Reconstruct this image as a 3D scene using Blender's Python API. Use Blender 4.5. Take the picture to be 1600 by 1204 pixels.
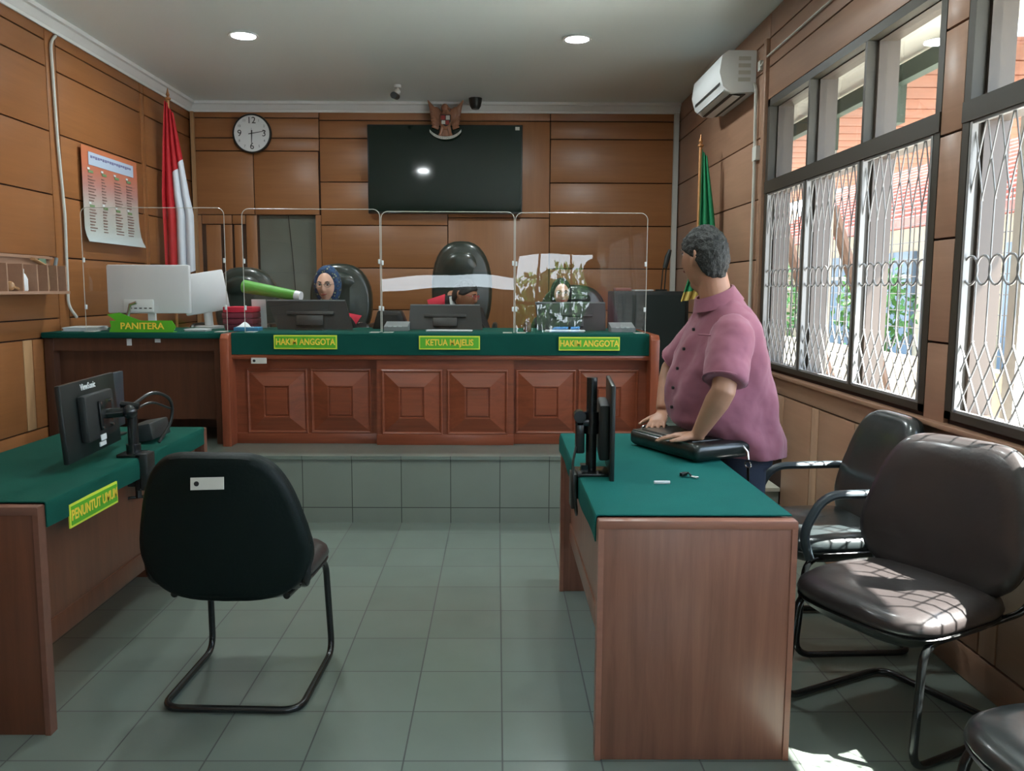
import bpy, bmesh, math, random
from mathutils import Vector, Matrix, Euler, noise as mnoise
R = math.radians
S = bpy.context.scene
for o in list(bpy.data.objects): bpy.data.objects.remove(o)
C = S.collection

# ------------------------------------------------------------------ camera
cam_d = bpy.data.cameras.new('camera'); cam = bpy.data.objects.new('camera', cam_d); C.objects.link(cam)
S.camera = cam
F_PX, PITCH, YAW, ROLL, CAM_H, CX = 1310.95, .114, .0053, .0035, 1.4203, -16.69
_cy, _sy, _cp, _sp = math.cos(YAW), math.sin(YAW), math.cos(PITCH), math.sin(PITCH)
_f = Vector((_sy*_cp, _cy*_cp, -_sp)); _r0 = Vector((_cy, -_sy, 0)); _u0 = _r0.cross(_f)
_cr, _sr = math.cos(ROLL), math.sin(ROLL)
_r = _r0*_cr + _u0*_sr; _u = _u0*_cr - _r0*_sr
cam.matrix_world = Matrix(((_r.x, _u.x, -_f.x, 0), (_r.y, _u.y, -_f.y, 0), (_r.z, _u.z, -_f.z, CAM_H), (0, 0, 0, 1)))
cam_d.sensor_width = 36; cam_d.lens = F_PX/1600*36; cam_d.shift_x = -CX/1600
cam_d.clip_start = .05; cam_d.clip_end = 200

# ------------------------------------------------------------------ light and exposure
S.view_settings.view_transform = 'Standard'; S.view_settings.look = 'None'
S.view_settings.gamma = 1; S.view_settings.use_curve_mapping = False
S.view_settings.exposure = 3.2
W = bpy.data.worlds.new('sky'); S.world = W; W.use_nodes = True
wn = W.node_tree.nodes; wl = W.node_tree.links
bg = wn['Background']; tc = wn.new('ShaderNodeTexCoord'); sx = wn.new('ShaderNodeSeparateXYZ'); rp = wn.new('ShaderNodeValToRGB')
wl.new(tc.outputs['Generated'], sx.inputs[0]); wl.new(sx.outputs['Z'], rp.inputs[0]); wl.new(rp.outputs[0], bg.inputs[0])
rp.color_ramp.elements[0].position = 0; rp.color_ramp.elements[0].color = (.80, .90, 1.0, 1)
rp.color_ramp.elements[1].position = .8; rp.color_ramp.elements[1].color = (.50, .72, 1.0, 1)
bg.inputs[1].default_value = 1.0
sun_d = bpy.data.lights.new('sun', 'SUN'); sun = bpy.data.objects.new('sun', sun_d); C.objects.link(sun)
sun_d.energy = 6.0; sun_d.angle = R(.6); sun_d.color = (1, .98, .93)
sun.location = (8, -3, 12)
sun.rotation_euler = Vector((1, -.35, 1.62)).to_track_quat('Z', 'Y').to_euler()
def portal(name, loc, rot, sxx, syy):
    d = bpy.data.lights.new(name, 'AREA'); d.shape = 'RECTANGLE'; d.size = sxx; d.size_y = syy
    o = bpy.data.objects.new(name, d); C.objects.link(o); o.location = loc; o.rotation_euler = rot
    d.cycles.is_portal = True
portal('window_portal', (1.95, 4.4, 1.8), (0, R(90), 0), 1.8, 2.3)
portal('window_portal', (1.95, 2.1, 1.8), (0, R(90), 0), 1.8, 2.3)
portal('window_portal', (1.95, -.3, 1.8), (0, R(90), 0), 1.8, 2.3)
portal('window_portal', (-.1, -3.35, 1.6), (R(90), 0, 0), 3.8, 1.8)

# ------------------------------------------------------------------ materials
def s2l(c): return tuple(((v/255)/12.92 if v/255 <= .04045 else ((v/255+.055)/1.055)**2.4) for v in c)
def mat(name, col, rough=.5, metal=0, spec=.5, bump=0, bscale=60, var=0, vscale=8, emit=None, estr=0, stretch=None, sheen=0, coat=0):
    m = bpy.data.materials.new(name); m.use_nodes = True
    nt = m.node_tree; n = nt.nodes; l = nt.links; b = n['Principled BSDF']
    b.inputs['Base Color'].default_value = (*col, 1); b.inputs['Roughness'].default_value = rough
    b.inputs['Metallic'].default_value = metal; b.inputs['Specular IOR Level'].default_value = spec
    if sheen: b.inputs['Sheen Weight'].default_value = sheen
    if coat: b.inputs['Coat Weight'].default_value = coat; b.inputs['Coat Roughness'].default_value = .12
    if emit: b.inputs['Emission Color'].default_value = (*emit, 1); b.inputs['Emission Strength'].default_value = estr
    if bump or var:
        t = n.new('ShaderNodeTexCoord'); mp = n.new('ShaderNodeMapping'); l.new(t.outputs['Object'], mp.inputs[0])
        if stretch: mp.inputs['Scale'].default_value = stretch
    if var:
        z = n.new('ShaderNodeTexNoise'); z.inputs['Scale'].default_value = vscale; z.inputs['Detail'].default_value = 5
        l.new(mp.outputs[0], z.inputs[0])
        r = n.new('ShaderNodeValToRGB'); l.new(z.outputs[0], r.inputs[0])
        r.color_ramp.elements[0].position = .3; r.color_ramp.elements[1].position = .7
        r.color_ramp.elements[0].color = (*[c*(1-var) for c in col], 1); r.color_ramp.elements[1].color = (*[min(1, c*(1+var)) for c in col], 1)
        l.new(r.outputs[0], b.inputs['Base Color'])
    if bump:
        z2 = n.new('ShaderNodeTexNoise'); z2.inputs['Scale'].default_value = bscale; z2.inputs['Detail'].default_value = 3
        l.new(mp.outputs[0], z2.inputs[0]); bp = n.new('ShaderNodeBump'); bp.inputs['Strength'].default_value = bump; bp.inputs['Distance'].default_value = .01
        l.new(z2.outputs[0], bp.inputs['Height']); l.new(bp.outputs[0], b.inputs['Normal'])
    return m
def tile_mat(name, col, ax, off, size=.3, rough=.22):
    m = bpy.data.materials.new(name); m.use_nodes = True
    nt = m.node_tree; n = nt.nodes; l = nt.links; b = n['Principled BSDF']
    g = n.new('ShaderNodeNewGeometry'); sp = n.new('ShaderNodeSeparateXYZ'); l.new(g.outputs['Position'], sp.inputs[0])
    def mth(op, a, c=None):
        k = n.new('ShaderNodeMath'); k.operation = op
        for i, v in enumerate((a, c)):
            if v is None: continue
            if isinstance(v, (int, float)): k.inputs[i].default_value = v
            else: l.new(v, k.inputs[i])
        return k.outputs[0]
    ds = []; cells = []
    for a, o in zip(ax, off):
        v = mth('DIVIDE', mth('SUBTRACT', sp.outputs[a], o), size)
        fr = mth('FRACT', v); cells.append(mth('FLOOR', v))
        ds.append(mth('MINIMUM', fr, mth('SUBTRACT', 1, fr)))
    d = mth('MINIMUM', ds[0], ds[1]); line = mth('LESS_THAN', d, .0085)
    cb = n.new('ShaderNodeCombineXYZ'); l.new(cells[0], cb.inputs[0]); l.new(cells[1], cb.inputs[1])
    wnz = n.new('ShaderNodeTexWhiteNoise'); l.new(cb.outputs[0], wnz.inputs[0])
    nz = n.new('ShaderNodeTexNoise'); nz.inputs['Scale'].default_value = 5; nz.inputs['Detail'].default_value = 6; l.new(g.outputs['Position'], nz.inputs[0])
    va = mth('ADD', mth('MULTIPLY', wnz.outputs[0], .10), mth('MULTIPLY', nz.outputs[0], .14)); va = mth('ADD', va, .88)
    mx = n.new('ShaderNodeMix'); mx.data_type = 'RGBA'; mx.blend_type = 'MULTIPLY'; mx.inputs[0].default_value = 1
    mx.inputs[6].default_value = (*col, 1); l.new(va, mx.inputs[7])
    m2 = n.new('ShaderNodeMix'); m2.data_type = 'RGBA'; l.new(line, m2.inputs[0]); l.new(mx.outputs[2], m2.inputs[6]); m2.inputs[7].default_value = (*[c*.28 for c in col], 1)
    l.new(m2.outputs[2], b.inputs['Base Color'])
    l.new(mth('ADD', mth('MULTIPLY', line, .5), rough), b.inputs['Roughness'])
    return m
def wood(name, col, axis=0, var=.22, rough=.38, scale=1.0, dark=.75):
    """wood with grain running along axis"""
    m = bpy.data.materials.new(name); m.use_nodes = True
    nt = m.node_tree; n = nt.nodes; l = nt.links; b = n['Principled BSDF']
    t = n.new('ShaderNodeTexCoord'); mp = n.new('ShaderNodeMapping'); l.new(t.outputs['Object'], mp.inputs[0])
    sc = [26*scale]*3; sc[axis] = 1.6*scale; mp.inputs['Scale'].default_value = sc
    z = n.new('ShaderNodeTexNoise'); z.inputs['Scale'].default_value = 1; z.inputs['Detail'].default_value = 6; z.inputs['Roughness'].default_value = .65; z.inputs['Distortion'].default_value = .6
    l.new(mp.outputs[0], z.inputs[0])
    z2 = n.new('ShaderNodeTexNoise'); z2.inputs['Scale'].default_value = 1.1; z2.inputs['Detail'].default_value = 2; l.new(t.outputs['Object'], z2.inputs[0])
    a = n.new('ShaderNodeMath'); a.operation = 'MULTIPLY_ADD'; l.new(z.outputs[0], a.inputs[0]); a.inputs[1].default_value = .62; 
    k = n.new('ShaderNodeMath'); k.operation = 'MULTIPLY'; l.new(z2.outputs[0], k.inputs[0]); k.inputs[1].default_value = .38; l.new(k.outputs[0], a.inputs[2])
    r = n.new('ShaderNodeValToRGB'); l.new(a.outputs[0], r.inputs[0])
    r.color_ramp.elements[0].position = .34; r.color_ramp.elements[1].position = .66
    r.color_ramp.elements[0].color = (*[c*(1-var) for c in col], 1); r.color_ramp.elements[1].color = (*[min(1, c*(1+var*.8)) for c in col], 1)
    l.new(r.outputs[0], b.inputs['Base Color']); b.inputs['Roughness'].default_value = rough
    bp = n.new('ShaderNodeBump'); bp.inputs['Strength'].default_value = .06; l.new(z.outputs[0], bp.inputs['Height']); l.new(bp.outputs[0], b.inputs['Normal'])
    return m
def clear(name, tint=(1, 1, 1), ior=1.45, rough=0.0, extra=0.0, wave=0, wscale=2.5):
    m = bpy.data.materials.new(name); m.use_nodes = True
    nt = m.node_tree; n = nt.nodes; l = nt.links; n.remove(n['Principled BSDF']); out = n['Material Output']
    tr = n.new('ShaderNodeBsdfTransparent'); tr.inputs[0].default_value = (*tint, 1)
    gl = n.new('ShaderNodeBsdfGlossy'); gl.inputs['Roughness'].default_value = rough
    ge = n.new('ShaderNodeNewGeometry'); dt = n.new('ShaderNodeVectorMath'); dt.operation = 'DOT_PRODUCT'; l.new(ge.outputs['Normal'], dt.inputs[0]); l.new(ge.outputs['Incoming'], dt.inputs[1])
    def mt(op, a, c):
        k = n.new('ShaderNodeMath'); k.operation = op
        for i, v in enumerate((a, c)):
            if isinstance(v, (int, float)): k.inputs[i].default_value = v
            elif v is not None: l.new(v, k.inputs[i])
        return k.outputs[0]
    f0 = ((ior-1)/(ior+1))**2*(2 if extra else 1)      # a sheet has two surfaces; Schlick's approximation
    fz = mt('POWER', mt('SUBTRACT', 1.0, mt('ABSOLUTE', dt.outputs['Value'], None)), 5.0)
    ad = n.new('ShaderNodeMath'); ad.operation = 'MULTIPLY_ADD'; l.new(fz, ad.inputs[0]); ad.inputs[1].default_value = 1-f0; ad.inputs[2].default_value = f0
    mx = n.new('ShaderNodeMixShader'); l.new(ad.outputs[0], mx.inputs[0]); l.new(tr.outputs[0], mx.inputs[1]); l.new(gl.outputs[0], mx.inputs[2]); l.new(mx.outputs[0], out.inputs[0])
    if wave:
        t = n.new('ShaderNodeTexCoord'); mp = n.new('ShaderNodeMapping'); mp.inputs['Scale'].default_value = (1.0, 1, .5); l.new(t.outputs['Object'], mp.inputs[0])
        z = n.new('ShaderNodeTexNoise'); z.inputs['Scale'].default_value = wscale; z.inputs['Detail'].default_value = .5; l.new(mp.outputs[0], z.inputs[0])
        bp = n.new('ShaderNodeBump'); bp.inputs['Strength'].default_value = 1; bp.inputs['Distance'].default_value = wave; l.new(z.outputs[0], bp.inputs['Height']); l.new(bp.outputs[0], gl.inputs['Normal'])
    return m

M = {}
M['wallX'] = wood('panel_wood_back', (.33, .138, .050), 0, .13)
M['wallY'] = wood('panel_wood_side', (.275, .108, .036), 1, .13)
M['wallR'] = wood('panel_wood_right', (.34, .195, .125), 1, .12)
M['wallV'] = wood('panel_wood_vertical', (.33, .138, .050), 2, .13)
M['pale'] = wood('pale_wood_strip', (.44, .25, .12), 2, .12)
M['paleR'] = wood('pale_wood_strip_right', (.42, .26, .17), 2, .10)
M['groove'] = mat('groove_dark', (.035, .014, .007), .9)
M['bench'] = wood('bench_wood', (.235, .062, .028), 0, .30, .30)
M['benchV'] = wood('bench_wood_vertical', (.27, .070, .032), 2, .30, .30)
M['darkwood'] = wood('dark_desk_wood', (.075, .028, .014), 2, .3, .35)
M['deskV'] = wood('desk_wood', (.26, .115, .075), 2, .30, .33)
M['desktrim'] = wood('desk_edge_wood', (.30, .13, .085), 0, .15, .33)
M['deskShade'] = wood('desk_wood_shaded', (.105, .036, .017), 2, .30, .33)  # desk wood darkened: the left side's shade is put into the colour
M['feltshade'] = mat('green_felt_shaded', (.004, .070, .050), .9, bump=.15, bscale=300, var=.07, vscale=6, spec=.15)  # darker copy of the green felt, blocked light painted into its colour
M['trimShade'] = wood('desk_edge_wood_shaded', (.15, .065, .042), 0, .15, .4)  # desk edge wood darkened the same way, shade painted in
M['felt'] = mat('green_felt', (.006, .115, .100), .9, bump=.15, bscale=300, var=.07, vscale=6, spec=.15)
M['feltd'] = mat('green_felt_bench', (.004, .065, .048), .9, spec=.15, bump=.15, bscale=300, var=.07, vscale=6)
M['ceil'] = mat('ceiling_paint', (.82, .92, .93), .38, spec=.45)
M['white'] = mat('white_paint', (.78, .80, .80), .45)
M['cream'] = mat('cream_trim', (.62, .60, .50), .5)
M['tile'] = tile_mat('floor_tile', (.170, .208, .178), 'XY', (.0201, 2.3982))
M['tileR'] = tile_mat('riser_tile', (.215, .250, .215), 'XZ', (.0201, .095), rough=.3)
M['tileS'] = tile_mat('side_riser_tile', (.27, .30, .265), 'YZ', (5.01, .095), rough=.3)
M['blk'] = mat('black_plastic', (.012, .016, .015), .35)
M['blkm'] = mat('black_matte', (.012, .015, .014), .6)
M['screen'] = mat('tv_screen', (.005, .014, .010), .06, spec=.5)
M['tube'] = mat('black_metal_tube', (.010, .012, .012), .22, spec=.6)
M['vinyl'] = mat('black_vinyl', (.0025, .0075, .0065), .55, spec=.22, bump=.1, bscale=90)
M['vinylb'] = mat('brown_black_vinyl', (.034, .029, .028), .36, bump=.08, bscale=40, var=.12, vscale=6, coat=.25)
M['vinylg'] = mat('grey_black_vinyl', (.026, .034, .035), .28, bump=.12, bscale=14, coat=.4)
M['leather'] = mat('dark_green_leather', (.020, .030, .024), .30, bump=.12, bscale=9, coat=.3)
M['sign'] = mat('sign_green', (.09, .40, .02), .45)
M['signy'] = mat('sign_yellow', (.62, .72, .06), .45)
M['letter'] = mat('sign_letter_orange', (.85, .60, .06), .45)
M['paper'] = mat('paper', (.62, .66, .66), .7)
M['label'] = mat('label_grey', (.55, .55, .50), .6)
M['dark'] = mat('dark_mark', (.02, .02, .02), .6)
M['skin'] = mat('skin', (.42, .215, .135), .5, bump=.03, bscale=80, var=.06, vscale=12)
M['skinj'] = mat('skin_light', (.62, .36, .26), .5)
M['skinm'] = mat('skin_tan', (.34, .155, .085), .5)
M['lip'] = mat('lip', (.33, .07, .06), .45)
M['hair'] = mat('hair', (.012, .014, .012), .6, bump=.5, bscale=140, var=.5, vscale=60)
M['shirt'] = mat('pink_shirt', (.30, .105, .150), .85, bump=.55, bscale=9, var=.10, vscale=5, sheen=.15)
M['jean'] = mat('navy_trousers', (.018, .028, .055), .8, bump=.2, bscale=200)
M['robe'] = mat('black_robe', (.008, .009, .009), .8)
M['red'] = mat('red_cloth', (.50, .012, .035), .75)
M['flagred'] = mat('flag_red', (.45, .008, .015), .7, bump=.1, bscale=5)
M['flagwhite'] = mat('flag_white', (.62, .66, .72), .7)
M['flaggreen'] = mat('flag_green', (.004, .20, .075), .7)
M['gold'] = mat('gold_fringe', (.55, .40, .09), .6)
M['brass'] = mat('copper_pole', (.50, .24, .10), .4, metal=.5)
M['aio'] = mat('white_computer', (.68, .69, .70), .35)
M['grey'] = mat('grey_plastic', (.20, .22, .22), .5)
M['frame'] = mat('dark_window_frame', (.040, .033, .022), .5)
M['taupe'] = mat('taupe_mullion', (.062, .045, .034), .4)
M['grille'] = mat('white_grille', (.24, .24, .235), .4, spec=.4)
M['metal'] = mat('metal', (.55, .55, .55), .25, metal=1)
M['leatherbag'] = mat('black_bag_leather', (.010, .016, .014), .30, bump=.06, bscale=60, coat=.3)
M['lamp'] = mat('lamp_glow', (1, 1, 1), .5, emit=(.92, .97, 1), estr=14)
M['door'] = mat('grey_green_door', (.125, .145, .115), .6, var=.10, vscale=3)
M['wood1'] = wood('emblem_wood', (.30, .135, .075), 2, .3)
M['glass'] = clear('window_glass', (.96, .98, .97), 1.45)
M['acryl'] = clear('acrylic_sheet', (.955, .965, .96), 1.5, wave=.006, wscale=2.0, extra=.02)
M['acryledge'] = mat('acrylic_edge', (.50, .50, .44), .3)

# ------------------------------------------------------------------ mesh builder
class MB:
    def __init__(s): s.bm = bmesh.new()
    def _post(s, vs, mtx):
        if mtx is not None: bmesh.ops.transform(s.bm, matrix=mtx, verts=vs)
    def box(s, c, d, rot=None, bev=0, mtx=None, seg=2):
        m = Matrix.Translation(c) @ (rot.to_matrix().to_4x4() if rot is not None else Matrix()) @ Matrix.Diagonal((*d, 1))
        if mtx is not None: m = mtx @ m
        vs = bmesh.ops.create_cube(s.bm, size=1, matrix=m)['verts']
        if bev:
            es = list({e for v in vs for e in v.link_edges})
            bmesh.ops.bevel(s.bm, geom=es, offset=bev, segments=seg, affect='EDGES', profile=.5)
        return s
    def b2(s, a, b, bev=0, mtx=None):
        c = [(a[i]+b[i])/2 for i in range(3)]; d = [abs(b[i]-a[i]) for i in range(3)]
        return s.box(c, d, None, bev, mtx)
    def cyl(s, p0, p1, r, r2=None, n=20, cap=True):
        p0 = Vector(p0); p1 = Vector(p1); d = p1-p0
        q = d.to_track_quat('Z', 'Y').to_matrix().to_4x4()
        bmesh.ops.create_cone(s.bm, cap_ends=cap, segments=n, radius1=r, radius2=r if r2 is None else r2, depth=d.length, matrix=Matrix.Translation((p0+p1)/2) @ q)
        return s
    def sph(s, c, r, n=20, m2=12, rot=None):
        if isinstance(r, (int, float)): r = (r, r, r)
        m = Matrix.Translation(c) @ (rot.to_matrix().to_4x4() if rot is not None else Matrix()) @ Matrix.Diagonal((*r, 1))
        bmesh.ops.create_uvsphere(s.bm, u_segments=n, v_segments=m2, radius=1, matrix=m); return s
    def rings(s, rings, cap=True, closed=True):
        vv = [[s.bm.verts.new(p) for p in r] for r in rings]
        n = len(vv[0])
        for a, b in zip(vv, vv[1:]):
            for i in range(n if closed else n-1):
                j = (i+1) % n
                s.bm.faces.new((a[i], a[j], b[j], b[i]))
        if cap:
            s.bm.faces.new(vv[0][::-1]); s.bm.faces.new(vv[-1])
        return s
    def tube(s, pts, r, n=10, bend=0, cap=True, hint=None, flat=None, k=5):
        """round (or flattened) tube; r number or list; bend = corner radius"""
        pts = [Vector(p) for p in pts]
        if bend:
            q = [pts[0]]
            for i in range(1, len(pts)-1):
                a, b, c = pts[i-1], pts[i], pts[i+1]
                d1 = (a-b); d2 = (c-b); L = min(bend, d1.length*.49, d2.length*.49)
                p1 = b+d1.normalized()*L; p2 = b+d2.normalized()*L
                for t in range(k+1):
                    t /= k; q.append(p1*(1-t)**2 + b*2*t*(1-t) + p2*t*t)
            q.append(pts[-1]); pts = q
        N = len(pts); rr = r if isinstance(r, (list, tuple)) else [r]*N
        if len(rr) != N:
            rr2 = []
            for i in range(N):
                f = i/(N-1)*(len(rr)-1); j = min(int(f), len(rr)-2); rr2.append(rr[j]*(1-f+j)+rr[j+1]*(f-j))
            rr = rr2
        t0 = (pts[1]-pts[0]).normalized()
        u = Vector(hint) if hint is not None else (Vector((0, 0, 1)) if abs(t0.z) < .9 else Vector((1, 0, 0)))
        u = (u - t0*u.dot(t0)).normalized(); rs = []
        for i in range(N):
            if i == 0: t = pts[1]-pts[0]
            elif i == N-1: t = pts[-1]-pts[-2]
            else: t = (pts[i+1]-pts[i]).normalized() + (pts[i]-pts[i-1]).normalized()
            t.normalize(); u = (u - t*u.dot(t)).normalized(); v = t.cross(u)
            fl = flat if flat else 1
            rs.append([pts[i] + (u*math.cos(a)*rr[i]*fl + v*math.sin(a)*rr[i]) for a in [2*math.pi*q/n for q in range(n)]])
        s.rings(rs, cap); return s
    def lathe(s, prof, c=(0, 0, 0), n=28, mtx=None, cap=True):
        c = Vector(c)
        rs = [[c+Vector((r*math.cos(2*math.pi*i/n), r*math.sin(2*math.pi*i/n), z)) for i in range(n)] for r, z in prof]
        if mtx is not None: rs = [[mtx @ p for p in r] for r in rs]
        s.rings(rs, cap); return s
    def prism(s, poly, d, mtx, bev=0):
        """poly (x,z) outline, extruded along local y by d, placed by mtx"""
        a = [s.bm.verts.new(mtx @ Vector((x, 0, z))) for x, z in poly]; b = [s.bm.verts.new(mtx @ Vector((x, d, z))) for x, z in poly]
        n = len(poly); fs = [s.bm.faces.new(a), s.bm.faces.new(b[::-1])]
        for i in range(n):
            j = (i+1) % n; fs.append(s.bm.faces.new((a[i], b[i], b[j], a[j])))
        if bev:
            bmesh.ops.bevel(s.bm, geom=list({e for f in fs for e in f.edges}), offset=bev, segments=2, affect='EDGES', profile=.5)
        return s
    def quadgrid(s, fn, nu, nv, thick=0):
        g = [[s.bm.verts.new(fn(i/nu, j/nv)) for j in range(nv+1)] for i in range(nu+1)]
        for i in range(nu):
            for j in range(nv): s.bm.faces.new((g[i][j], g[i+1][j], g[i+1][j+1], g[i][j+1]))
        return s
    def build(s, name, material, parent=None, smooth=35, solid=0, local=False, remesh=0, sm=0, subsurf=0, disp=None):
        if material is not None and isinstance(material, str): material = M[material]
        bmesh.ops.recalc_face_normals(s.bm, faces=s.bm.faces)
        me = bpy.data.meshes.new(name); s.bm.to_mesh(me); s.bm.free()
        o = bpy.data.objects.new(name, me); C.objects.link(o)
        if solid: md = o.modifiers.new('solid', 'SOLIDIFY'); md.thickness = solid; md.offset = 0
        if remesh: md = o.modifiers.new('remesh', 'REMESH'); md.mode = 'VOXEL'; md.voxel_size = remesh; md.use_smooth_shade = True
        if sm: md = o.modifiers.new('smooth', 'SMOOTH'); md.iterations = sm; md.factor = .5
        if disp:
            tx = bpy.data.textures.new('folds', 'CLOUDS'); tx.noise_scale = disp[1]; tx.noise_depth = 2
            md = o.modifiers.new('folds', 'DISPLACE'); md.texture = tx; md.strength = disp[0]; md.mid_level = .5
        if subsurf: md = o.modifiers.new('sub', 'SUBSURF'); md.levels = subsurf; md.render_levels = subsurf
        if o.modifiers:
            dg = bpy.context.evaluated_depsgraph_get(); ev = o.evaluated_get(dg)
            nm = bpy.data.meshes.new_from_object(ev); o.modifiers.clear(); o.data = nm; bpy.data.meshes.remove(me); me = nm; me.name = name
        me.materials.clear(); me.materials.append(material)
        me.polygons.foreach_set('use_smooth', [True]*len(me.polygons))
        if smooth: me.set_sharp_from_angle(angle=R(smooth))
        if parent is not None:
            o.parent = parent
            if not local:
                m = Matrix(); p = parent
                ch = []
                while p is not None: ch.append(p); p = p.parent
                for p in reversed(ch): m = m @ p.matrix_basis
                me.transform(m.inverted())
        return o
def rebase(o):
    vs = [v.co for v in o.data.vertices]
    c = Vector(((min(v.x for v in vs)+max(v.x for v in vs))/2, (min(v.y for v in vs)+max(v.y for v in vs))/2, min(v.z for v in vs)))
    o.data.transform(Matrix.Translation(-c)); o.location = c
def tag(o, label, cat, group=None):
    o['label'] = label; o['category'] = cat
    if group: o['group'] = group
    if o.type == 'MESH' and o.location.length == 0: rebase(o)
    return o
def thing(name, label, cat, loc=(0, 0, 0), rz=0, group=None):
    o = bpy.data.objects.new(name, None); C.objects.link(o); o.location = loc; o.rotation_euler = (0, 0, rz); o.empty_display_size = .1
    o['label'] = label; o['category'] = cat
    if group: o['group'] = group
    return o
def struct(o): o['kind'] = 'structure'; return o
def stuff(o): o['kind'] = 'stuff'; return o
def dup(root, loc, rz, label):
    r = root.copy(); C.objects.link(r); r.location = loc; r.rotation_euler = (0, 0, rz); r['label'] = label
    for ch in list(root.children):
        c = ch.copy(); C.objects.link(c); c.parent = r
        for g in ch.children:
            d = g.copy(); C.objects.link(d); d.parent = c
    return r
def text(body, size, mtx, name, material, parent, depth=.001, sx=1.0, bold=0):
    cu = bpy.data.curves.new(name, 'FONT'); cu.body = body; cu.size = size; cu.align_x = 'CENTER'; cu.align_y = 'CENTER'; cu.extrude = depth; cu.offset = bold; cu.resolution_u = 3
    t = bpy.data.objects.new(name, cu); C.objects.link(t)
    dg = bpy.context.evaluated_depsgraph_get(); me = bpy.data.meshes.new_from_object(t.evaluated_get(dg)); bpy.data.objects.remove(t)
    bm = bmesh.new(); bm.from_mesh(me); bmesh.ops.transform(bm, matrix=mtx @ Matrix.Diagonal((sx, 1, 1, 1)), verts=bm.verts); bpy.data.meshes.remove(me)
    b = MB(); b.bm.free(); b.bm = bm
    return b.build(name, material, parent)
FACE_CAM = Matrix.Rotation(R(90), 4, 'X')     # text lying in XY turned to stand in XZ, readable from -Y
def at(p, m=None): return Matrix.Translation(p) @ (m if m is not None else Matrix())
def rrect(w, h, r, n=6, x0=0, z0=0, top_only=False):
    """rounded rectangle outline centred on x0, z from z0"""
    pts = []
    for cx_, cz_, a0, rr in ((w/2-r, h-r, 0, r), (-w/2+r, h-r, 90, r), (-w/2+(0 if top_only else r), (0 if top_only else r), 180, 0 if top_only else r), (w/2-(0 if top_only else r), (0 if top_only else r), 270, 0 if top_only else r)):
        if rr == 0: pts.append((x0+cx_, z0+cz_)); continue
        for i in range(n+1):
            a = R(a0+90*i/n); pts.append((x0+cx_+rr*math.cos(a), z0+cz_+rr*math.sin(a)))
    return pts

XL, XR, YB, ZC, PZ, PY, YR = -2.91, 1.72, 8.17, 3.16, .416, 5.01, -3.3
ROWS = [3.0, 2.835, 2.43, 2.025, 1.62, 1.22]

# ------------------------------------------------------------------ floor, podium, ceiling
struct(MB().b2((XL-.3, YR-.2, -.15), (XR+.2, PY+.02, 0)).build('floor', 'tile'))
pd = struct(MB().b2((XL-.2, PY, 0), (1.50, YB+.1, PZ-.022)).b2((1.50, PY+.42, 0), (XR+.01, YB+.1, PZ-.022)).build('floor_podium', 'tileR'))
struct(MB().b2((XL-.2, PY-.012, PZ-.022), (1.515, YB+.1, PZ)).b2((1.515, PY+.41, PZ-.022), (XR+.01, YB+.1, PZ)).build('floor_podium_top', 'tile'))
struct(MB().b2((1.516, PY+.02, 0), (XR+.01, PY+.409, .20)).build('trim_4', 'tileS'))
struct(MB().b2((1.516, PY+.0, .20), (XR+.01, PY+.409, .222)).build('trim_5', 'cream'))
struct(MB().b2((XL-.3, YR-.2, ZC), (XR+.3, YB+.3, ZC+.15)).build('ceiling', 'ceil'))
def cornice(name, p0, p1, inward):
    p0 = Vector(p0); p1 = Vector(p1); iv = Vector(inward); prof = [(0, 0), (.012, 0), (.016, .018), (.03, .03), (.045, .055), (.05, .062), (.07, .066), (.075, .09), (0, .09)]
    struct(MB().rings([[p + iv*a + Vector((0, 0, 3.07+b)) for a, b in prof] for p in (p0, p1)]).build(name, 'white', smooth=20))
cornice('trim_1', (XL+.005, YR, 0), (XL+.005, YB, 0), (1, 0, 0))
cornice('trim_2', (XL, YB-.005, 0), (XR, YB-.005, 0), (0, -1, 0))
# corner strips
struct(MB().b2((XR-.055, YB-.055, 1.2), (XR-.01, YB-.012, 3.07)).build('trim_3', 'label'))
struct(MB().b2((XL+.02, YB-.045, .42), (XL+.05, YB-.012, 3.07)).build('trim_6', 'pale'))

# ------------------------------------------------------------------ walls (panels on a dark backing)
def panel_wall(name, rects, to3, thick, matl, backing=None, kids=None):
    """rects in wall coordinates (u0,u1,z0,z1)"""
    b = MB()
    for u0, u1, z0, z1 in rects:
        g = .0045
        a = to3(u0+g, z0+g, 0); c = to3(u1-g, z1-g, thick); b.b2(a, c, bev=.002)
    return b.build(name, matl, backing)
# left wall
lw = struct(MB().b2((XL-.25, YR, -.1), (XL-.02, YB+.2, ZC+.05)).build('wall_left', 'groove'))
L3 = lambda u, z, t: (XL-.02+t, u, z)
rects = []; stiles = []
edges = [-3.3, -1.9, -.5, .9, 2.3, 3.65, 4.3, 5.6]
zs = [3.16] + ROWS
for u0, u1 in [(-3.3, -1.35), (-1.35, .2), (.2, 1.95), (1.95, 3.7), (3.7, 5.615), (5.745, 7.05), (7.13, 8.17)]:
    for a, b_ in zip(zs, zs[1:]): rects.append((u0, u1, b_, a))
rects += [(5.615, 5.745, .40, 3.16), (7.05, 7.13, .4, 3.0), (7.05, 7.13, 3.0, 3.16)]
panel_wall('panelling', rects, L3, .02, 'wallY', lw)
rects = []; pal = []
y = 2.0
for k in range(12):      # wainscot: wide board, pale strip
    y0 = -1.0 + k*.56
    pal.append((y0, y0+.105, .53 if y0 > 4.3 else .13, 1.10)); rects.append((y0+.105, y0+.56, .53 if y0 > 4.3 else .13, 1.10))
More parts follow.
